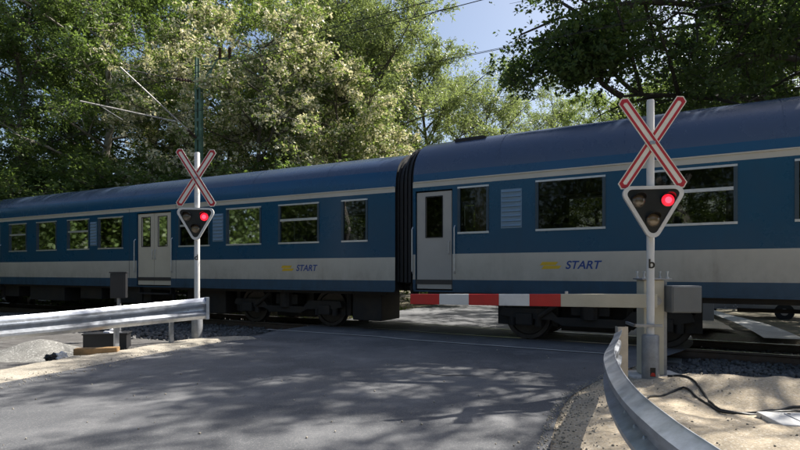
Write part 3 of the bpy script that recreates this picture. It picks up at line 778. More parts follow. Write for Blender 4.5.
# sunlit grass beyond the track
rg = np.random.default_rng(5); pts = []
while len(pts) < 9000:
    t = rg.uniform(-22, -3.2); off = rg.uniform(2.9, 6.5)
    q = track(t, off)
    if on_road(q.x, q.y, .2): continue
    pts.append((q.x, q.y, gh(q.x, q.y)))
while len(pts) < 10500:
    t = rg.uniform(9.5, 16); off = rg.uniform(3.6, 8); q = track(t, off)
    if on_road(q.x, q.y, .2): continue
    pts.append((q.x, q.y, gh(q.x, q.y)))
P = np.array(pts); n = len(P); a = rg.uniform(0, 6.28, n); hgt = rg.uniform(.12, .42, n)*(0.6+0.6*np.abs(np.sin(P[:,0]*1.3)))
dx = np.stack([np.cos(a), np.sin(a), 0*a], 1)*0.016; ln = rg.normal(size=(n,3))*.09; ln[:,2] = 0
up = np.array([0,0,1.])*hgt[:,None]
V = np.stack([P-dx, P+dx, P+up*.6+ln*.5+dx*.7, P+up+ln], 1).reshape(-1,3)
g = npmesh('grass', V, np.arange(4*n).reshape(-1,4), 'grass', rg.random(n))
stuff(g, 'sunlit tufts of green grass beyond the track, seen under the coaches', 'grass')

# ------------------------------------------------------------------ coaches
ZS = dict(bot=.955, b0=1.2, b1=1.75, s0=3.2, s1=3.315)
def coach(name, label, origin, ang, sgn, L, wins, doors, grilles, logos, roofpk, roofexp, split, doormat, zb, bogies, steps, vents=(), leaves_=2, extra_boxes=()):
    root = empty(name, origin, ang)
    X = lambda s: s*sgn
    z_bot, b0, b1, s0, s1 = zb
    wz0, wz1 = wins['z']
    # side walls with real openings
    for side in (-1, 1):
        mb = MB(); y = side*HW
        ops = [(a, b, wz0, wz1) for a, b, sl in wins['l']] + [(a, b, z_bot-.01, 3.12) for a, b in doors]
        sb = sorted(set([0, L] + [v for o in ops for v in o[:2]])); zs = sorted(set([z_bot, b0, b1, s0, s1, wz0, wz1, 3.12]))
        for i in range(len(sb)-1):
            for j in range(len(zs)-1):
                sm, zm = (sb[i]+sb[i+1])/2, (zs[j]+zs[j+1])/2
                if any(o[0] < sm < o[1] and o[2] < zm < o[3] for o in ops): continue
                mi = 0 if zm < b0 else 1 if zm < b1 else 0 if zm < s0 else 1
                k = max(1, int((sb[i+1]-sb[i])/1.5))
                for q in range(k):
                    u0 = sb[i]+(sb[i+1]-sb[i])*q/k; u1 = sb[i]+(sb[i+1]-sb[i])*(q+1)/k
                    mb.add([(X(u0), y, zs[j]), (X(u1), y, zs[j]), (X(u1), y, zs[j+1]), (X(u0), y, zs[j+1])], [(0,1,2,3)], mi)
        for o in ops:      # reveals
            a, b, z0, z1 = o; yi = y - side*.06
            for (p, q) in (((a,z0),(b,z0)), ((b,z0),(b,z1)), ((b,z1),(a,z1)), ((a,z1),(a,z0))):
                mb.add([(X(p[0]), y, p[1]), (X(q[0]), y, q[1]), (X(q[0]), yi, q[1]), (X(p[0]), yi, p[1])], [(0,1,2,3)], 0)
        # thin drip rail and lower sill bead
        mb.box(*sorted((X(.02), X(L-.02))), *sorted((y, y+side*.018)), s1-.012, s1+.012, 1)
        mb.box(*sorted((X(.02), X(L-.02))), *sorted((y-side*.03, y+side*.008)), z_bot-.035, z_bot-.001, 0)
        mb.build('side_wall', ['coach_blue', 'coach_cream'], root, fixn=False)
    # inner lining, floor
    mb = MB()
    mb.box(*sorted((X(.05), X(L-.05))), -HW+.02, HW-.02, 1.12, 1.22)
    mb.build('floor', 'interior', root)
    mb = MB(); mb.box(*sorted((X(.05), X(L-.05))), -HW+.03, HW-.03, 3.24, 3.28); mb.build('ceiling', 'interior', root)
    # roof
    prof = []
    for i in range(29):
        u = -1+2*i/28; a = math.copysign(abs(math.sin(u*math.pi/2))**1.0, u)
        prof.append((a*HW, s1 + (roofpk-s1)*(max(0, 1-abs(a)**roofexp))**(1/roofexp)))
    mb = MB(); n = len(prof); st = np.linspace(0, L, 26)
    for k, s in enumerate(st):
        kk = 1 if 0 < k < len(st)-1 else .985
        for yy, zz in prof: mb.v.append((X(s), yy*kk, s1+(zz-s1)*kk))
    for k in range(len(st)-1):
        for i in range(n-1):
            zc = (prof[i][1]+prof[i+1][1])/2
            mb.f.append((k*n+i, k*n+i+1, (k+1)*n+i+1, (k+1)*n+i)); mb.m.append(1 if zc > split else 0)
    mb.f += [tuple(range(n)), tuple((len(st)-1)*n+i for i in range(n))]; mb.m += [2, 2]
    roof = mb.build('roof', ['roof_blue', 'roof_grey', 'rubber'], root, smooth=True)  # end caps coloured black, painting in the shade between the coaches
    # welded roof seams
    seam = None
    for s in np.arange(1.9, L-1, 2.35):
        if seam is None:
            b = MB(); pr = [(yy*1.002, zz+.006) for yy, zz in prof if zz > split]
            for dx in (-.012, .012):
                for yy, zz in pr: b.v.append((dx, yy, zz))
            m = len(pr); b.f = [(i, i+1, m+i+1, m+i) for i in range(m-1)]; b.m = [0]*(m-1)
            seam = b.build('roof_seam', 'roof_grey', roof, loc=(X(s), 0, 0))
        else: inst(seam, roof, (X(s), 0, 0))
    for s, w in vents:
        b = MB(); b.cbox(*sorted((X(s), X(s+w))), -.9, -.4, roofpk-.30, roofpk-.09, .05); b.build('roof_vent', 'undergear', roof)
    # ends with gangway bellows
    for s in (0, L):
        b = MB(); e = X(s); d = -sgn if s == 0 else sgn
        b.add([(e, -HW, z_bot), (e, HW, z_bot), (e, HW, s1), (e, -HW, s1)], [(0,1,2,3)])
        b.build('end_wall', 'rubber', root)  # black as well: shade of the coach gap put into the colour
        b = MB()
        for i in range(5):
            k_ = .93-.025*(i % 2)
            pl = [(-HW*k_, 1.15)] + [(yy*k_, s1+(zz-s1)*k_) for yy, zz in prof] + [(HW*k_, 1.15)]
            m_ = len(pl); x0_, x1_ = e+d*(.004+.05*i), e+d*(.048+.05*i)
            b.add([(x0_, yy, zz) for yy, zz in pl]+[(x1_, yy, zz) for yy, zz in pl], [tuple(range(m_)), tuple(range(2*m_-1, m_-1, -1))]+[(q, q+m_, (q+1) % m_+m_, (q+1) % m_) for q in range(m_)])
        b.build('gangway_bellows', 'rubber', root)
        for yy in (-.875, .875):
            b = MB(); b.lathe([(.07, 0), (.07, .2*d), (.2, .2*d), (.2, .25*d)], 14, 'X', org=(e, yy, 1.03)); b.build('buffer', 'undergear', root)
    # windows
    def window(a, b_, slide, side):
        y = side*HW; w = MB(); f = .045; yo, yi = y+side*.014, y-side*.05
        for (p0, p1, q0, q1) in ((a-.01, b_+.01, wz0-.02, wz0+.02), (a-.01, b_+.01, wz1-.02, wz1+.015), (a-.01, a+f, wz0+.02, wz1-.02), (b_-f, b_+.01, wz0+.02, wz1-.02)):
            w.box(*sorted((X(p0), X(p1))), *sorted((yo, yi)), q0, q1, 0 if q1-q0 < .2 else 1)
        fr = w.build('window', ['aluminium', 'window_rubber'], root)
        yp = y-side*.022
        b = MB(); b.add([(X(a+f), yp, wz0+.02), (X(b_-f), yp, wz0+.02), (X(b_-f), yp, wz1-.02), (X(a+f), yp, wz1-.02)], [(0,1,2,3)]); b.build('pane', 'coach_glass', fr)
        if slide:
            zt = wz1-.40*(wz1-wz0); b = MB(); b.box(*sorted((X(a+f), X(b_-f))), *sorted((yo-side*.004, yi+side*.004)), zt-.028, zt+.028); b.build('transom_bar', 'aluminium', fr)
        return fr
    for a, b_, sl in wins['l']:
        window(a, b_, sl, -1); window(a, b_, False, 1)
    # doors: two leaves each
    for a, b_ in doors:
        for side in (-1, 1):
            y = side*HW
            for h in range(leaves_):
                u0 = a+.02+(b_-a-.04)*h/leaves_+.006; u1 = a+.02+(b_-a-.04)*(h+1)/leaves_-.006
                d = MB(); wm = (u1-u0)*(.24 if leaves_ == 2 else .27); zz0, zz1 = z_bot+.03, 3.09; ww0, ww1 = 2.13, 2.98; yo, yi = y-side*.03, y-side*.065
                for (p0, p1, q0, q1) in ((u0, u1, zz0, ww0), (u0, u1, ww1, zz1), (u0, u0+wm, ww0, ww1), (u1-wm, u1, ww0, ww1)):
                    d.box(*sorted((X(p0), X(p1))), *sorted((yo, yi)), q0, q1)
                do = d.build('door', doormat, root)
                b = MB(); yp = y-side*.045; b.add([(X(u0+wm), yp, ww0), (X(u1-wm), yp, ww0), (X(u1-wm), yp, ww1), (X(u0+wm), yp, ww1)], [(0,1,2,3)]); b.build('pane', 'coach_glass', do)
                g = MB()
                for (p0, p1, q0, q1) in ((u0+wm-.015, u1-wm+.015, ww0-.02, ww0), (u0+wm-.015, u1-wm+.015, ww1, ww1+.02), (u0+wm-.018, u0+wm, ww0, ww1), (u1-wm, u1-wm+.018, ww0, ww1)):
                    g.box(*sorted((X(p0), X(p1))), *sorted((yo, yo+side*.008)), q0, q1)
                g.build('window_seal', 'rubber', do)
                if side < 0:
                    hx = u1-.06 if h == 0 else u0+.06
                    g = MB(); g.tube([(X(hx), yo-.002, 1.75), (X(hx), yo-.035, 1.78), (X(hx), yo-.035, 2.0), (X(hx), yo-.002, 2.03)], .011, 6); g.build('handle', 'aluminium', do)
        for hx in (a-.06, b_+.06):
            g = MB(); g.tube([(X(hx), -HW+.002, 1.35), (X(hx), -HW-.045, 1.4), (X(hx), -HW-.045, 2.3), (X(hx), -HW+.002, 2.35)], .014, 6); g.build('grab_rail', 'aluminium', root)
    for s, w in steps:
        for zz, dd in ((.74, .02), (.46, .10)):
            b = MB(); b.box(*sorted((X(s), X(s+w))), -HW-.06+dd, -HW+.24, zz-.02, zz+.02)
            b.box(*sorted((X(s), X(s+.03))), -HW+.02+dd, -HW+.2, zz+.02, zz+.26); b.box(*sorted((X(s+w-.03), X(s+w))), -HW+.02+dd, -HW+.2, zz+.02, zz+.26)
            b.build('step', 'undergear', root)
    for (a, b_, z0, z1) in grilles:
        g = MB(); g.box(*sorted((X(a), X(b_))), -HW-.006, -HW+.01, z0, z1); go = g.build('louvre_panel', 'louvre', root)
        k = 8; sl = None
        for i in range(k):
            zc = z0+(z1-z0)*(i+.5)/k
            if sl is None:
                g = MB(); g.prism([(0,0), (0,0)][:0] or [(-(b_-a)/2+.02, -.02), ((b_-a)/2-.02, -.02), ((b_-a)/2-.02, .02), (-(b_-a)/2+.02, .02)], -.018, 0)
                sl = g.build('slat', 'louvre', go, loc=(X((a+b_)/2), -HW-.006, zc)); sl.rotation_euler = (R(-28), 0, 0)
            else: inst(sl, go, (X((a+b_)/2), -HW-.006, zc))
    for lx0 in logos:
        zc = (b0+b1)/2+.02
        for q_, (dz, w_) in enumerate(((.036, .30), (-.036, .36))):
            g = MB(); g.prism([(lx0+.03*q_, zc+dz-.033), (lx0+w_, zc+dz-.026), (lx0+w_+.05, zc+dz+.03), (lx0+.05+.03*q_, zc+dz+.033)], -HW-.003, -HW+.001); g.build('yellow_mark', 'logo_yellow', root)
        t_ = text_part('START', .21, 'logo_blue', root, (lx0+.80, -HW-.002, zc), name='lettering')
        for v in t_.data.vertices: v.co.x += v.co.y*.25
    # seats and curtains
    seat = None
    for s in np.arange(wins['l'][0][0]+.1, L-1.5, .98):
        if any(a-.4 < s < b_+.2 for a, b_ in doors): continue
        for yy in (-.85, .85):
            if seat is None:
                b = MB(); b.cbox(-.06, .06, -.5, .5, 1.5, 2.34, .05); b.cbox(-.06, .42, -.5, .5, 1.55, 1.68, .05); seat = b.build('seat', 'seat_cloth', root, loc=(X(s), yy, 0))
            else: inst(seat, root, (X(s), yy, 0))
    for s, w in wins.get('curtain', []):
        b = MB(); nn = 14
        for i in range(nn+1):
            u = s+w*i/nn; b.v += [(X(u), -HW+.13+.025*math.sin(i*2.1), wz0-.05), (X(u), -HW+.13+.02*math.sin(i*2.1+.5), wz1+.02)]
        b.f = [(2*i, 2*i+1, 2*i+3, 2*i+2) for i in range(nn)]; b.m = [0]*nn; b.build('curtain', 'curtain', root, smooth=True)
    # bogies
    wheel = None
    for bc in bogies:
        bo = MB()
        for yy in (-1.0, 1.0):
            bo.prism([(-1.75,.52),(-1.7,.66),(-.75,.66),(-.6,.50),(.6,.50),(.75,.66),(1.7,.66),(1.75,.52),(1.5,.46),(.7,.44),(.5,.34),(-.5,.34),(-.7,.44),(-1.5,.46)], yy-.07, yy+.07)
            for ax in (-1.25, 1.25):
                bo.cbox(ax-.17, ax+.17, yy-.13, yy+.13, .32, .56, .03)
                for dx in (-.26, .26): bo.lathe([(.075, .30), (.075, .62)], 10, 'Z', org=(ax+dx, yy, 0))
            bo.lathe([(.17, .48), (.17, .86)], 12, 'Z', org=(0, yy, 0))
            bo.tube([(-.45, yy-.1, .85), (-.95, yy-.1, .5)], .05, 8)
        bo.box(-.35, .35, -1.0, 1.0, .55, .8)
        bo.box(-.62, .62, -.62, .62, .2, .9); bo.box(-1.75, -1.6, -.9, .9, .3, .62); bo.box(1.6, 1.75, -.9, .9, .3, .62)
        for ax in (-1.25, 1.25):
            for dx in (-.56, .56): bo.box(ax+dx-.06, ax+dx+.06, -.85, .85, .3, .85)
        b_o = bo.build('bogie', 'undergear', root, loc=(X(bc), 0, 0))
        for ax in (-1.25, 1.25):
            for yy in (-.7525, .7525):
                if wheel is None:
                    w = MB(); w.lathe([(.08, -.09), (.14, -.09), (.15, -.02), (.36, -.02), (.38, -.06), (.46, -.06), (.465, .05), (.49, .06), (.49, .075), (.38, .075), (.36, .03), (.15, .03), (.1, .08)], 28, 'Y')
                    wheel = w.build('wheel', 'wheel_steel', b_o, smooth=True, loc=(ax, yy, .475))
                else: inst(wheel, b_o, (ax, yy, .475))
            a = MB(); a.lathe([(.08, -.75), (.08, .75)], 12, 'Y'); a.build('axle', 'wheel_steel', b_o, loc=(ax, 0, .475))
    # underframe
    b = MB(); b.box(*sorted((X(.3), X(L-.3))), -1.15, 1.15, .98, 1.11); b.box(*sorted((X(.3), X(L-.3))), -1.28, -1.18, .86, 1.1); b.box(*sorted((X(.3), X(L-.3))), 1.18, 1.28, .86, 1.1)
    b.build('underframe', 'undergear', root)
    for s, w, z0, yy in ((bogies[0]+4.9, 1.7, .42, -1.25), (bogies[0]+7.3, 1.1, .5, -1.2), (bogies[0]+9.2, 2.0, .4, -1.25), (bogies[0]+12.0, 1.2, .48, -1.2)):
        if s+w > bogies[1]-2: continue
        b = MB(); b.cbox(*sorted((X(s), X(s+w))), yy, yy+.9, z0, .93, .03); e = b.build('equipment_or_filler_box', 'undergear', root)
    for s, w in extra_boxes:  # filler boxes added to block the bright view and keep the underside dark
        b = MB(); b.cbox(*sorted((X(s), X(s+w))), -1.05, -.1, .22, .95, .03); b.build('equipment_or_filler_box', 'undergear', root)
    # welded panel seams
    seam = None
    for s in np.arange(.98, L-.9, 2.02):
        if any(a-.1 < s < b_+.1 for a, b_ in doors) or any(a-.03 < s < b_+.03 for a, b_, sl in wins['l']): continue
        if seam is None:
            g = MB(); g.box(-.006, .006, -HW-.0025, -HW+.002, z_bot+.01, s1-.02); seam = g.build('panel_seam', 'coach_seam', root, loc=(X(s), 0, 0))
        else: inst(seam, root, (X(s), 0, 0))
    b = MB(); b.tube([(X(bogies[0]+2.4), -.55, .72), (X(bogies[1]-2.4), -.55, .72)], .035, 8); b.tube([(X(bogies[0]+2.4), .5, .8), (X(bogies[1]-2.4), .5, .8)], .03, 8); b.build('brake_pipe', 'undergear', root)
    tag(root, label, 'train coach', 'coaches of the passing train')
    return root
# right coach: end doors, wide windows
wr = [(1.06, 1.72, False)]
for i in range(10): wr.append((2.68+2.02*i, 3.93+2.02*i, i % 2 == 1))
coach('train_coach', 'nearer blue and cream train coach passing behind the barrier, on the right', (CR.x, CR.y, 0), ANG_R, 1, 26.0,
      dict(l=wr, z=(2.19, 3.13), curtain=[(1.38, .3), (7.6, .25), (11.0, .3)]), [(.06, .93), (25.07, 25.94)], [(1.98, 2.40, 2.25, 3.02)], [2.75], 4.39, 2.35, 3.55, 'door_grey',
      (.995, 1.22, 1.76, 3.2, 3.315), [3.6, 22.4], [], vents=[(.75, .7)], leaves_=1)
# left coach: double doors at the quarter points
wl = [(.72, 1.42, False), (2.08, 3.32, True), (3.9, 5.1, False), (5.72, 6.92, True)] + [(9.35, 10.55, False), (11.0, 12.15, True), (12.75, 13.9, False), (14.5, 15.6, True)] + [(18.3, 19.5, False), (20.1, 21.3, True), (21.9, 23.1, False)]
coach('train_coach', 'farther blue and cream train coach with cream double doors, on the left', (CL.x, CL.y, 0), ANG_L, -1, 24.5,
      dict(l=wl, z=(2.1, 3.06), curtain=[(12.8, .25)]), [(7.25, 8.72), (16.2, 17.65)], [(10.62, 10.94, 2.2, 2.95), (5.22, 5.6, 2.2, 2.95)], [-3.25], 4.23, 2.35, 3.66, 'door_cream',
      (.965, 1.19, 1.71, 3.17, 3.285), [3.4, 21.0], [(7.3, 1.37), (16.25, 1.35)], extra_boxes=[(5.5, 1.5), (.55, .8)])

# ------------------------------------------------------------------ crossing signals
def signal(name, label, loc_, rz, k, letter, base_z, lens_on=True):
    """post, sleeve, crossbuck, triangular three-lamp signal board; k scales the dimensions"""
    r = empty(name, loc_, rz)
    b = MB(); b.lathe([(.046, .3), (.046, 3.5*k-.03), (.043, 3.5*k), (0.012, 3.5*k+.004)], 16, org=(0,0,0)); b.build('post', 'white_paint', r, smooth=True)
    return r
def rounded_poly(pts, rad, seg=6):
    out = []; n = len(pts)
    for i in range(n):
        p = Vector((*pts[i], 0)); a = Vector((*pts[i-1], 0)); c = Vector((*pts[(i+1) % n], 0))
        d1 = (a-p).normalized(); d2 = (c-p).normalized(); ang = d1.angle(d2); t = rad/math.tan(ang/2)
        cen = p + (d1+d2).normalized()*(rad/math.sin(ang/2)); s = p+d1*t-cen; e = p+d2*t-cen
        a0 = math.atan2(s.y, s.x); a1 = math.atan2(e.y, e.x); da = (a1-a0+math.pi) % (2*math.pi)-math.pi
        for k in range(seg+1): q = a0+da*k/seg; out.append((cen.x+rad*math.cos(q), cen.y+rad*math.sin(q)))
    return out
def crossing_signal(label, loc_, rz, top, xz, xhw, xhh, bw, tz1, tz0, thw, letter, lz, lr, sleeve, pr=.045):
    r = empty('crossing_signal', loc_, rz)
    b = MB(); b.lathe([(pr, .06), (pr, top-.02), (pr*.85, top-.004), (pr*.4, top)], 18); b.build('post', 'white_paint', r, smooth=True)
    b = MB(); b.lathe([(sleeve[0], .0), (sleeve[0], sleeve[1]-.02), (sleeve[0]*.93, sleeve[1]), (pr*1.02, sleeve[1]+.004)], 20); s = b.build('base_sleeve', 'zinc_dull', r, smooth=True)
    b = MB(); b.cbox(-.17, .17, -.17, .17, -.06, .012, .006); b.build('base_plate', 'zinc_dull', r)
    for bx_, by_ in ((-.13,-.13), (.13,-.13), (.13,.13), (-.13,.13)):
        b = MB(); b.lathe([(.018, .012), (.018, .03), (.01, .03), (.01, .05)], 6, org=(bx_, by_, 0)); b.build('bolt', 'zinc', r)
    # crossbuck: two boards, the front one lies over the back one
    ln = math.hypot(xhw, xhh); an = math.atan2(xhh, xhw)
    for q, (a, y0) in enumerate(((math.pi-an, -pr-.035), (an, -pr-.018))):
        rot = Matrix.Translation((0, y0, xz)) @ Matrix.Rotation(-a, 4, 'Y')
        def outline(l, w): return [(-l, 0), (-l+w*.55, -w), (l-w*.55, -w), (l, 0), (l-w*.55, w), (-l+w*.55, w)]
        b = MB(); b.prism(outline(ln, bw), 0, .012, mat=rot); bd = b.build('crossbuck_board', 'sign_white', r)
        b = MB(); o1 = outline(ln-.014, bw-.011); o2 = outline(ln-.016-.05, bw-.013-.028); n = 6
        vs = [rot @ Vector((x, -.0025, z)) for x, z in o1] + [rot @ Vector((x, -.0025, z)) for x, z in o2]
        b.add(vs, [(i, (i+1) % n, n+(i+1) % n, n+i) for i in range(n)]); b.build('red_border', 'sign_red', bd)
    # triangular signal board
    hb = (tz1-tz0); tri = [(-thw*1.17, tz1), (0, tz0-hb*.22), (thw*1.17, tz1)]
    o1 = rounded_poly(tri, .085*thw/.33); o2 = rounded_poly([(-thw*1.17+.075, tz1-.04), (0, tz0-hb*.22+.085), (thw*1.17-.075, tz1-.04)], .055*thw/.33)
    y0 = -pr-.05
    b = MB(); b.prism(o2, y0-.002, y0+.03); bd = b.build('signal_board', 'signal_black', r)
    b = MB(); n = len(o1)
    vs = [(x, y0-.02, z) for x, z in o1] + [(x, y0-.02, z) for x, z in o2] + [(x, y0+.034, z) for x, z in o1] + [(x, y0+.034, z) for x, z in o2]
    fs = []
    for i in range(n):
        j = (i+1) % n; fs += [(i, j, n+j, n+i), (2*n+i, 2*n+j, j, i), (n+i, n+j, 3*n+j, 3*n+i)]
    b.add(vs, fs); b.build('white_border', 'white_paint', bd, smooth=False)
    for (lx, lzz, m, nm, lb) in ((-thw*.47, tz1-hb*.30, 'lens_dim', 'lamp', 'unlit upper left lamp'), (thw*.47, tz1-hb*.30, 'lens_red', 'lamp', 'glowing red upper right lamp'), (0.0, tz0+hb*.30, 'lens_amber', 'lamp', 'unlit brownish lower lamp')):
        b = MB(); b.lathe([(lr*1.12, y0), (lr*1.12, y0-.02), (lr, y0-.022), (lr*.9, y0-.014)], 20, 'Y', org=(lx, 0, lzz)); la_ = b.build(nm, 'signal_black', r, smooth=True); la_['label'] = lb
        b = MB(); b.lathe([(lr, y0-.018), (lr*.8, y0-.032), (lr*.55, y0-.039)], 20, 'Y', org=(lx, 0, lzz)); b.lathe([(lr*.56, y0-.0385), (lr*.3, y0-.0425), (.004, y0-.044)], 20, 'Y', mi=1, org=(lx, 0, lzz)); b.build('lens', [m, 'lens_hot' if m == 'lens_red' else m], la_, smooth=True)
        b = MB(); seg = 12; rr = lr*1.13
        for i in range(seg+1):
            t = R(15)+R(150)*i/seg; dp = .13*math.sin((t-R(15))/R(150)*math.pi)**.5+.01
            for (rad, d) in ((rr, 0), (rr, dp), (rr+.004, dp), (rr+.004, 0)): b.v.append((lx+rad*math.cos(t), y0-d, lzz+rad*math.sin(t)))
        for i in range(seg):
            for k in range(4): b.f.append((i*4+k, i*4+(k+1) % 4, (i+1)*4+(k+1) % 4, (i+1)*4+k)); b.m.append(0)
        b.build('visor', 'signal_black', la_, smooth=True)
    for zc in (tz1-.06, xz):
        b = MB(); b.lathe([(pr+.008, zc-.03), (pr+.008, zc+.03)], 16); b.box(-.03, .03, -pr-.05, -pr+.01, zc-.02, zc+.02); b.build('clamp', 'zinc', r)
    text_part(letter, .16, 'signal_black', r, (0, -pr-.003, lz))
    tag(r, label, 'crossing signal', 'crossing signals')
    return r
PR = Vector((3.09, 6.58, 0.02))
sigR = crossing_signal('nearer level crossing signal with red and white crossbuck, right of the road, letter b', PR, R(-9),
    3.50, 2.95, .36, .555, .066, 2.42, 1.83, .355, 'b', 1.47, .075, (.10, .60))
sigL = crossing_signal('farther level crossing signal with red and white crossbuck, behind the left guardrail, letter d', (-4.2, 11.04, 0.0), R(6),
    3.86, 3.32, .36, .585, .072, 2.70, 2.08, .37, 'd', 1.68, .082, (.11, .55), pr=.055)
# sticker and clamp on the right sleeve
b = MB(); b.lathe([(.1025, .13), (.1025, .27)], 20)
b2_ = MB(); b2_.v = []; 
for i in range(7):
    t = R(-90-18+6*i)
    b2_.v += [(.102*math.cos(t), .102*math.sin(t), .10), (.102*math.cos(t), .102*math.sin(t), .21)]
b2_.f = [(2*i, 2*i+2, 2*i+3, 2*i+1) for i in range(6)]; b2_.m = [0]*6
st = b2_.build('sticker', 'signal_black', sigR)
b3_ = MB()
for i in range(5):
    t = R(-90-16+8*i); b3_.v += [(.1035*math.cos(t), .1035*math.sin(t), .108), (.1035*math.cos(t), .1035*math.sin(t), .15 if i % 4 else .12)]
b3_.f = [(2*i, 2*i+2, 2*i+3, 2*i+1) for i in range(4)]; b3_.m = [0]*4; b3_.build('red_mark', 'reflector', st)
b = MB(); b.cbox(-.22, .12, -.075, -.05, .70, .735, .004); b.cbox(-.22, -.19, -.075, .3, .70, .735, .004); b.build('clamp_bracket', 'zinc_dull', sigR)

# ------------------------------------------------------------------ half barrier
bx0 = (652-400)/F*6.95; BY = 6.95
bar = empty('half_barrier', (bx0, BY, 0.02), 0)
b = MB(); b.cbox(-.155, .105, -.11, .11, .05, 1.27, .012); b.build('machine_column', 'beige_paint', bar)
b = MB(); b.cbox(.108, .155, -.085, .085, .05, 1.25, .008); b.build('side_channel', 'zinc_dull', bar)
b = MB(); b.cbox(-.19, .19, -.14, .14, 1.272, 1.292, .004); tp_ = b.build('top_plate', 'zinc_dull', bar)
for x in (-.15, .15):
    for y in (-.1, .1):
        g = MB(); g.lathe([(.02, 1.292), (.02, 1.315), (.011, 1.315), (.011, 1.36), (.018, 1.362), (.018, 1.385)], 8, org=(x, y, 0)); g.build('bolt', 'zinc', tp_)
b = MB(); b.cbox(-.33, .36, -.3, .26, -.05, .045, .01); b.build('base_plate', 'concrete', bar)
b = MB(); b.cbox(.12, .50, -.27, -.02, .86, 1.20, .014); gb = b.build('gear_box', 'box_grey', bar)
b = MB(); b.cbox(.135, .485, -.282, -.268, .875, 1.185, .004); b.build('cover', 'box_grey', gb)
b = MB(); b.lathe([(.05, -.16), (.05, .0)], 14, 'Y', org=(0, 0, 1.0)); b.build('pivot', 'zinc_dull', bar)
# arm, from the column to the tip over the road
a0 = Vector((-.02, -.17, 1.005)); tipw = px(410.5, 299, 7.3); a1 = tipw - Vector((bx0, BY, .02))
arm = empty('boom', a0, 0, bar)
ad = (a1-a0); La = ad.length; Rm = Matrix.Rotation(math.atan2(ad.y, ad.x), 4, 'Z') @ Matrix.Rotation(-math.asin(ad.z/La), 4, 'Y')
cuts = [0, (640-558)/(640-410.5+6)]
f0 = (646-558)/(646-410.5)
seg = [(0, f0, 'beige_paint', 'arm_segment')]
for i in range(5): seg.append((f0+(1-f0)*i/5, f0+(1-f0)*(i+1)/5, 'arm_red' if i % 2 == 0 else 'arm_white', 'arm_segment'))
for u0, u1, m, nm in seg:
    b = MB(); h0 = .09-.022*u0; h1 = .09-.022*u1; w = .03; x0, x1 = u0*La, u1*La
    vs = [(x0,-w,-h0),(x1,-w,-h1),(x1,w,-h1),(x0,w,-h0),(x0,-w,h0),(x1,-w,h1),(x1,w,h1),(x0,w,h0)]
    b.add([Rm @ Vector(v) for v in vs], [(0,3,2,1),(4,5,6,7),(0,1,5,4),(1,2,6,5),(2,3,7,6),(3,0,4,7)])
    o = b.build(nm, m, arm, bevel=.006)
b = MB(); q = Rm @ Vector((La*.35, 0, .105)); b.cbox(q.x-.02, q.x+.02, q.y-.012, q.y+.012, q.z-.03, q.z+.012, .004); b.build('boom_fitting', 'zinc', arm)
tag(bar, 'lowered half barrier with red and white boom and beige column, right of the road', 'barrier')

# ------------------------------------------------------------------ guardrails
WB = [(0,0),(.010,.012),(.075,.052),(.078,.085),(.012,.128),(.006,.155),(.012,.182),(.078,.225),(.075,.258),(.010,.298),(0,.31)]
def wbeam(nodes, flip, nseg, name, parent, mat='zinc', thick=.004):
    """nodes: (x, y, ztop, height)"""
    pos = interp([(n[0], n[1], n[2]) for n in nodes], nseg)
    hs = np.interp(np.linspace(0, 1, nseg), np.linspace(0, 1, len(nodes)), [n[3] for n in nodes])
    b = MB(); m = len(WB)
    for lay in (0, 1):
        for i, p in enumerate(pos):
            d = pos[min(i+1, nseg-1)]-pos[max(i-1, 0)]; d.z = 0; d.normalize(); nn = Vector((d.y, -d.x, 0))*flip
            k = hs[i]/.31
            for u, z in WB: q = p + nn*((u-.04)*1.05 - lay*thick); b.v.append((q.x, q.y, p.z-hs[i]+z*k))
    o2 = nseg*m
    for i in range(nseg-1):
        for j in range(m-1):
            f = (i*m+j, i*m+j+1, (i+1)*m+j+1, (i+1)*m+j); b.f += [f, tuple(x+o2 for x in f[::-1])]; b.m += [0, 0]
        for j in (0, m-1): b.f.append((i*m+j, (i+1)*m+j, (i+1)*m+j+o2, i*m+j+o2)); b.m.append(0)
    for i in (0, nseg-1):
        for j in range(m-1): b.f.append((i*m+j, i*m+j+1, i*m+j+1+o2, i*m+j+o2)); b.m.append(0)
    return b.build(name, mat, parent, smooth=True), pos, hs
def cpost(name, parent, x, y, z0, z1, rz, mat, w=.10, d=.06):
    """C-section post"""
    b = MB(); pl = [(-w/2,-d/2),(w/2,-d/2),(w/2,d/2),(w/2-.006,d/2),(w/2-.006,-d/2+.006),(-w/2+.006,-d/2+.006),(-w/2+.006,d/2),(-w/2,d/2)]
    n = len(pl); Rz = Matrix.Rotation(rz, 4, 'Z')
    vs = [Rz @ Vector((a, c, z0)) + Vector((x, y, 0)) for a, c in pl] + [Rz @ Vector((a, c, z1)) + Vector((x, y, 0)) for a, c in pl]
    b.add(vs, [tuple(range(n)), tuple(range(2*n-1, n-1, -1))] + [(i, i+n, (i+1) % n+n, (i+1) % n) for i in range(n)])
    return b.build(name, mat, parent)
def bolts(parent, pts):
    src = None
    for p, d in pts:
        if src is None:
            b = MB(); b.lathe([(.016, 0), (.016, .008), (.010, .014), (.003, .016)], 8, 'Z'); src = b.build('bolt', 'zinc', parent, loc=p); o = src
        else: o = inst(src, parent, p)
        o.rotation_euler = d.to_track_quat('Z', 'Y').to_euler()
gr = empty('guardrail', (0,0,0))
beam, pos, hs = wbeam([(0.95,-2.5,.76,.31),(1.02,0.3,.76,.31),(1.12,1.95,.76,.31),(1.17,2.45,.76,.31),(1.26,2.95,.76,.31),(1.44,3.6,.76,.31),(1.72,4.4,.755,.31),(2.04,5.1,.75,.31),(2.30,5.66,.745,.31),(2.50,6.12,.74,.31)], -1, 90, 'beam', gr)
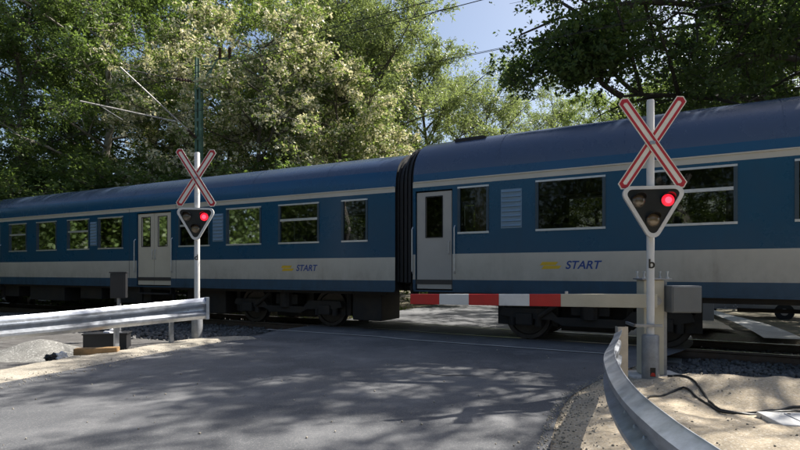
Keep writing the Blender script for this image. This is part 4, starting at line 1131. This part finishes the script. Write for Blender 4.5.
for o_, (x, y, rz) in enumerate(((2.56, 6.16, R(-28)), (1.10, 1.2, R(-90)))):
    cpost('post', gr, x, y, -.2, .765 if o_ == 0 else .70, rz+R(28) if o_ == 0 else rz, 'zinc_post', .12, .07)
bp = []
for i in (52, 54, 57, 88):
    d = pos[min(i+1, 89)]-pos[i-1]; d.z = 0; d.normalize(); nn = Vector((-d.y, d.x, 0))
    for zz in ((.118, .192) if i < 80 else (.155,)): bp.append((pos[i]+nn*(-.026)+Vector((0,0,-.31+zz)), nn))
bolts(beam, bp)
tag(gr, 'nearer galvanised guardrail curving from the lower right up to the barrier', 'guardrail', 'guardrails')
gl = empty('guardrail', (0,0,0))
def P2(x, Y): return (x-400)/F*Y
nodesL = [(-9.3, -5.0, .74, .31), (-8.35, -1.5, .74, .31), (-7.3, 2.2, .74, .30), (-6.55, 4.4, .75, .28)]
for xp, Y, yt, yb in ((-140, 6.0, 325, 349), (-70, 6.7, 321.5, 342.5), (0, 7.4, 317, 336.3), (60, 8.2, 312, 331.5), (117, 9.1, 306.5, 326), (173, 10.1, 301, 320.8), (206, 10.55, 297.6, 319)):
    zt = CAMZ-(yt-270.7)/F*Y; zbm = CAMZ-(yb-270.7)/F*Y; nodesL.append((P2(xp, Y), Y, zt, zt-zbm))
beamL, posL, hsL = wbeam(nodesL, 1, 150, 'beam', gl)
for q_ in (4, 30, 56): cpost('post', gl, posL[q_].x-.06, posL[q_].y+.03, -.2, .68, R(72), 'zinc', .075, .05)
for xp, Y in ((-60, 6.85), (118, 9.22), (173, 10.2)):
    cpost('post', gl, P2(xp, Y)-.06, Y+.06, -.2, .70, R(62), 'zinc', .075, .05)
# flat end cap of the left rail
b = MB(); pe_ = posL[-1]; dd = (posL[-1]-posL[-3]).normalized(); dd.z = 0
b.cbox(-.012, .05, -.05, .06, -hsL[-1]-.005, .008, .004, mat=Matrix.Translation(pe_) @ Matrix.Rotation(math.atan2(dd.y, dd.x), 4, 'Z')); b.build('end_cap', 'zinc', gl)
bp = []
for i in (60, 90, 110, 112, 132, 146):
    d = posL[min(i+1, 149)]-posL[i-1]; d.z = 0; d.normalize(); nn = Vector((d.y, -d.x, 0)); bp.append((posL[i]+nn*(-.03)+Vector((0,0,-hsL[i]*.5)), nn))
bolts(beamL, bp)
tag(gl, 'farther galvanised guardrail along the left edge of the road', 'guardrail', 'guardrails')

# ------------------------------------------------------------------ overhead line
MX, MY = P2(199, 20.7), 20.7
mast = empty('catenary_mast', (MX, MY, gh(MX, MY)), ANG_L)
H = 10.15
for x in (-.105, .105):
    b = MB(); sgn_ = 1 if x > 0 else -1
    for (p0, p1, q0, q1) in ((-.008, .008, -.07, .07), (-.05, .05, -.07, -.058), (-.05, .05, .058, .07)): b.box(x+p0, x+p1, q0, q1, -.4, H if x < 0 else H-1.2)
    b.build('channel', 'mast_green', mast)
bat = None
for z in np.arange(.5, H-1.2, .72):
    if bat is None: b = MB(); b.box(-.10, .10, -.076, -.070, -.06, .06); bat = b.build('batten_plate', 'mast_green', mast, loc=(0,0,z))
    else: inst(bat, mast, (0,0,z))
b = MB(); b.box(-.15, .15, -.09, .09, H-1.28, H-1.2); b.build('cap_plate', 'mast_green', mast)
def m2l(p): return mast.matrix_world.inverted() @ p
bpy.context.view_layer.update()
def mp(x, y, Y): return m2l(px(x, y, Y))
def insul(name, a, b_, parent):
    d = b_-a; n = 7; g = MB(); pts = []; rad = []
    for i in range(n*2+1): pts.append(a+d*(i/(n*2))); rad.append(.035 if i % 2 == 0 else .075)
    g.tube(pts, rad, 8); return g.build(name, 'insulator', parent)
# cantilever tubes reach over the track towards the camera
b = MB(); b.tube([mp(188, 130, 20.4), mp(120, 67, 18.3)], .028, 8); ct = b.build('cantilever_tube', 'tube_pale', mast)
b = MB(); b.tube([mp(176, 121.5, 20.0), mp(80, 101, 18.0)], .026, 8); b.build('steady_arm', 'tube_pale', mast)
insul('insulator', mp(196, 138, 20.65), mp(187, 129, 20.4), mast)
insul('insulator', mp(195, 81.5, 20.6), mp(176, 79, 20.1), mast)
b = MB(); b.tube([mp(176, 79, 20.1), mp(140, 72, 18.9), mp(122, 69, 18.35)], .016, 6); b.build('stay_tube', 'wire', mast)
b = MB(); b.tube([mp(98, 104.5, 18.4), mp(110, 112, 18.5), mp(123, 120, 18.4)], .014, 6); b.build('drop_arm', 'tube_pale', mast)
b = MB(); b.tube([mp(203, 66, 20.7), mp(213, 66, 20.7), mp(209, 78, 20.7)], .035, 6); b.tube([mp(203, 84, 20.7), mp(214, 85.5, 20.7)], .03, 6); b.tube([mp(204, 80, 20.7), mp(220, 56, 20.7)], .03, 6); b.build('feeder_bracket', 'mast_green', mast)
for x in (220, 229.5):
    insul('insulator', mp(x, 59, 20.7), mp(x, 47.5, 20.7), mast)
b = MB(); b.tube([mp(219, 58.5, 20.7), mp(231, 58.5, 20.7)], .035, 6); b.build('crossarm', 'mast_green', mast)
tag(mast, 'green lattice catenary mast with pale cantilever tubes, behind the left crossbuck', 'mast')
def wire(label, pts, r, sag=0.0, group='overhead wires'):
    b = MB(); P = []
    for i in range(len(pts)-1):
        for k in range(16):
            t = k/16; q = Vector(pts[i]).lerp(Vector(pts[i+1]), t); q.z -= sag*4*t*(1-t); P.append(q)
    P.append(Vector(pts[-1])); b.tube(P, r, 5)
    return tag(b.build('overhead_wire', 'wire', smooth=True), label, 'wire', group)
def twz(t, off, z): q = track(t, off); return (q.x, q.y, z)
tm = (Vector(px(100, 105, 18.2)) - CL).dot(DL) - .3
wire('black contact wire, lower of the two running above the coach roofs', [twz(-60, 0, 6.35), twz(tm, -.2, 6.3), twz(28, .2, 6.35)], .007)
wire('black messenger wire slanting through the patch of sky, just under the topmost wire', [twz(-60, 0, 7.75), twz(tm, 0, 7.6), twz(28, 0, 7.75)], .010, .12)
wire('thin black wire slightly above the contact wire in the patch of sky', [twz(-60, .6, 6.75), twz(tm, .6, 6.7), twz(28, .9, 6.75)], .006, .05)
wire('topmost black wire in the patch of sky', [twz(-60, -.3, 7.95), twz(tm, 0, 7.78), twz(28, -.3, 7.95)], .010, .05)

# ------------------------------------------------------------------ small things by the road
# concrete cable pit on the right
cp = empty('cable_pit', (3.72, 4.72, .045), R(-8))
b = MB(); b.cbox(-.42, .42, -.22, .22, -.1, .05, .012); b.build('concrete_slab', 'pale_concrete', cp)
b = MB(); b.cbox(-.22, .36, -.16, .15, .047, .058, .003); hc = b.build('hatch', 'hatch_grey', cp)
for x, y in ((-.19, -.13), (.33, -.13), (-.19, .12), (.33, .12), (.07, -.01)):
    g = MB(); g.lathe([(.014, .058), (.014, .063), (.004, .064)], 8, org=(x, y, 0)); g.build('screw', 'dark_plastic', hc)
tag(cp, 'white concrete cable pit with a grey hatch in the sand at the lower right', 'cable pit')
def gcable(label, pts, r):
    pp = interp(pts, 60); b = MB(); P = [Vector((p.x, p.y, 0)) for p in pp]
    for i, p in enumerate(P):
        k = min(range(0, 150, 1), key=lambda j: (ra[j]-p).dot(rb[j]-ra[j])**2*0 + abs((rb[j]-ra[j]).cross(p-ra[j]).z))
        kk = max(0.0, (p-ra[k]).dot(rb[k]-ra[k])/(rb[k]-ra[k]).length_squared)
        p.z = sandz(p.x, p.y, k/149, kk)+r*.8+pp[i].z
    b.tube(P, r, 7)
    return tag(b.build('ground_cable', 'cable', smooth=True), label, 'cable', 'cables on the sand')
def gp(x, y, dz=0): Y = (CAMZ-.04)*F/(y-270.7); return ((x-400)/F*Y, Y, dz)
gcable('black cable on the sand from the barrier base to the right border, upper one', [gp(668, 384), gp(690, 389), gp(705, 399), gp(722, 410), gp(750, 413), gp(790, 411.5), gp(860, 409)], .012)
gcable('black cable looping in front of the signal base, lower one of the two', [gp(645, 402), gp(662, 396), gp(684, 393.5), gp(704, 403), gp(724, 412.5), gp(752, 415), gp(792, 413.5), gp(860, 412)], .013)
# dark equipment box on a post, behind the left guardrail
ex, ey = P2(119, 11.3), 11.3
eb = empty('trackside_box', (ex, ey, gh(ex, ey)), R(15))
b = MB(); b.cbox(-.15, .15, -.1, .1, .93, 1.46, .015); bb = b.build('housing', 'dark_plastic', eb)
b = MB(); b.cbox(-.165, .165, -.115, .115, 1.462, 1.485, .005); b.build('lid', 'dark_plastic', bb)
b = MB(); b.cbox(-.12, .12, -.107, -.1, .97, 1.42, .003); b.build('door_panel', 'dark_plastic', bb)
b = MB(); b.tube([(0,0,-.3),(0,0,.95)], .04, 10); b.build('post', 'zinc_dull', eb)
tag(eb, 'black box on a short post behind the left guardrail', 'trackside box')
# gravel heap
b = MB(); hx, hy = P2(38, 9.3), 9.3; nr, na = 12, 36
for i in range(nr+1):
    for j in range(na):
        a = 2*math.pi*j/na; rr = i/nr*(1.05+.12*math.sin(3*a+1)+.08*math.sin(5*a)); z = .27*math.exp(-(i/nr)**2*3.2)-.045+.012*vnoise(rr*math.cos(a)*3, rr*math.sin(a)*3, 2)
        b.v.append((hx+rr*math.cos(a)*1.05, hy+rr*math.sin(a)*.8, z-.02))
for i in range(nr):
    for j in range(na): b.f.append((i*na+j, i*na+(j+1) % na, (i+1)*na+(j+1) % na, (i+1)*na+j)); b.m.append(0)
o = b.build('gravel_heap', 'heap_gravel', smooth=True); tag(o, 'low heap of grey gravel under the left guardrail', 'gravel heap')
# rubbish by the shoulder
def gpL(x, y): Y = (CAMZ-.03)*F/(y-270.7); return Vector(((x-400)/F*Y, Y, 0.0))
q = gpL(95, 352.5); b = MB(); b.cbox(-.30, .36, -.09, .09, 0, .11, .006); b.box(-.31, .37, -.095, -.085, .05, .056)
tag(b.build('wooden_board', 'wood', loc=(q.x, q.y, .0), rz=R(14)), 'brown wooden board lying on the gravel under the left guardrail', 'board')
q = gpL(100, 347); cr_ = empty('black_crate', (q.x, q.y+.25, -.02), R(14))
b = MB()
for a in ((-.36,.36,-.17,-.15,0,.26), (-.36,.36,.15,.17,0,.26), (-.36,-.34,-.15,.15,0,.26), (.34,.36,-.15,.15,0,.26), (-.34,.34,-.15,.15,0,.02)): b.box(*a)
cb = b.build('shell', 'dark_plastic', cr_)
b = MB(); b.cbox(-.38, .38, -.19, .19, .262, .285, .006); b.build('rim', 'dark_plastic', cr_)
tag(cr_, 'black plastic crate behind the brown board under the left guardrail', 'crate')
def crumple(name, label, cat, loc_, sx, sy, sz, mat, seed):
    bm = bmesh.new(); bmesh.ops.create_icosphere(bm, subdivisions=3, radius=1); rr = random.Random(seed)
    ph = [rr.uniform(0, 6) for _ in range(6)]
    for v in bm.verts:
        c = v.co; k = 1+.22*math.sin(c.x*5+ph[0]+math.sin(c.y*6))+.18*math.sin(c.y*7+ph[1])*math.cos(c.z*6+ph[2])+rr.uniform(-.08,.08)
        v.co = Vector((c.x*sx*k, c.y*sy*k, max(-.02, c.z*sz*k+sz*.5)))
    me = bpy.data.meshes.new(name); bm.to_mesh(me); bm.free(); me.materials.append(M[mat]); o = bpy.data.objects.new(name, me); COL.objects.link(o); o.location = loc_
    return tag(o, label, cat)
q = gpL(61, 357); crumple('plastic_bag', 'crumpled pale plastic bag on the gravel, left of the board', 'plastic bag', (q.x, q.y, .0), .10, .08, .07, 'bag_white', 1)
q = gpL(52, 357.5); crumple('rag', 'crumpled black rag on the gravel beside the pale bag', 'rag', (q.x, q.y, .0), .09, .07, .06, 'dark_plastic', 2)
q = gpL(106, 343); crumple('plastic_bag', 'crumpled pale plastic bag in the black crate under the left guardrail', 'plastic bag', (cr_.location.x+.08, cr_.location.y, .2), .15, .10, .08, 'bag_white', 3)

# ------------------------------------------------------------------ car beyond the track
def car(label, loc_, rz, paint, sc=1.0):
    r = empty('parked_car', loc_, rz); r.scale = (sc,)*3
    prof = [(-2.1,.35),(-2.12,.62),(-2.0,.86),(-1.75,.95),(-1.2,1.0),(-.55,1.42),(.75,1.46),(1.45,1.05),(2.02,.98),(2.12,.7),(2.08,.35)]
    b = MB(); n = len(prof); ys = [(-.84,.9),(-.86,1),(.86,1),(.84,.9)]
    for yy, k in ((-.80,.0),(-.86,1),(.86,1),(.80,.0)):
        for x, z in prof:
            tum = .86-(max(0, z-.95)*.34); yv = math.copysign(min(abs(yy), tum if k else tum-.05), yy); b.v.append((x*(1 if k else .985), yv, z))
    for s in range(3):
        for i in range(n): b.f.append((s*n+i, s*n+(i+1) % n, (s+1)*n+(i+1) % n, (s+1)*n+i)); b.m.append(0)
    b.f += [tuple(range(n)), tuple(range(3*n, 4*n))]; b.m += [0, 0]
    body = b.build('body', paint, r, bevel=.03)
    for sd in (-1, 1):
        for pts in ([(-1.02,1.02),(-.52,1.36),(.08,1.38),(.08,1.02)], [(.16,1.02),(.16,1.38),(.7,1.39),(1.2,1.05)]):
            g = MB(); g.add([(x, sd*(.87-max(0, z-.95)*.34+.004), z) for x, z in pts], [(0,1,2,3)]); g.build('side_window', 'car_glass', body)
        for ax in (-1.28, 1.28):
            w = MB(); w.lathe([(.2,-.1),(.29,-.1),(.31,-.06),(.31,.06),(.29,.1),(.2,.1)], 22, 'Y'); wh = w.build('wheel', 'tyre', r, smooth=True, loc=(ax, sd*.78, .31))
            w = MB(); w.lathe([(.19,-.06),(.2,.095 if sd > 0 else -.095),(.05,.105 if sd > 0 else -.105)], 18, 'Y'); w.build('rim', 'rim', wh, smooth=True)
    for sd in (-.6, .6):
        g = MB(); g.cbox(-2.13, -2.0, sd-.16, sd+.16, .62, .76, .02); g.build('headlight', 'rim', body)
        g = MB(); g.cbox(2.0, 2.125, sd-.16, sd+.16, .72, .88, .02); g.build('tail_light', 'reflector', body)
    tag(r, label, 'car')
cx, cy = P2(744, 21), 21
car('grey car standing beyond the track, seen under the right coach right of the gear box', (cx, cy, -.42), R(-35), 'car_paint')
cx, cy = P2(466, 27), 27
car('pale car waiting on the road beyond the track, seen under the striped boom', (cx, cy, .01), R(-115), 'car_white')
# grey post beyond the track
b = MB(); qx, qy = P2(706, 15.5), 15.5
b.cbox(-.17, .17, -.12, .12, -.4, .82, .02); b.box(-.19, .19, -.14, .14, .822, .85)
tag(b.build('utility_cabinet', 'box_grey', loc=(qx, qy, gh(qx, qy)+.05)), 'slim grey cabinet beyond the track, seen under the coach beside the gear box', 'cabinet')
for o in list(bpy.data.objects):
    if o.name.startswith('crossing_signal') and o.type == 'EMPTY' and 'label' not in o: bpy.data.objects.remove(o)
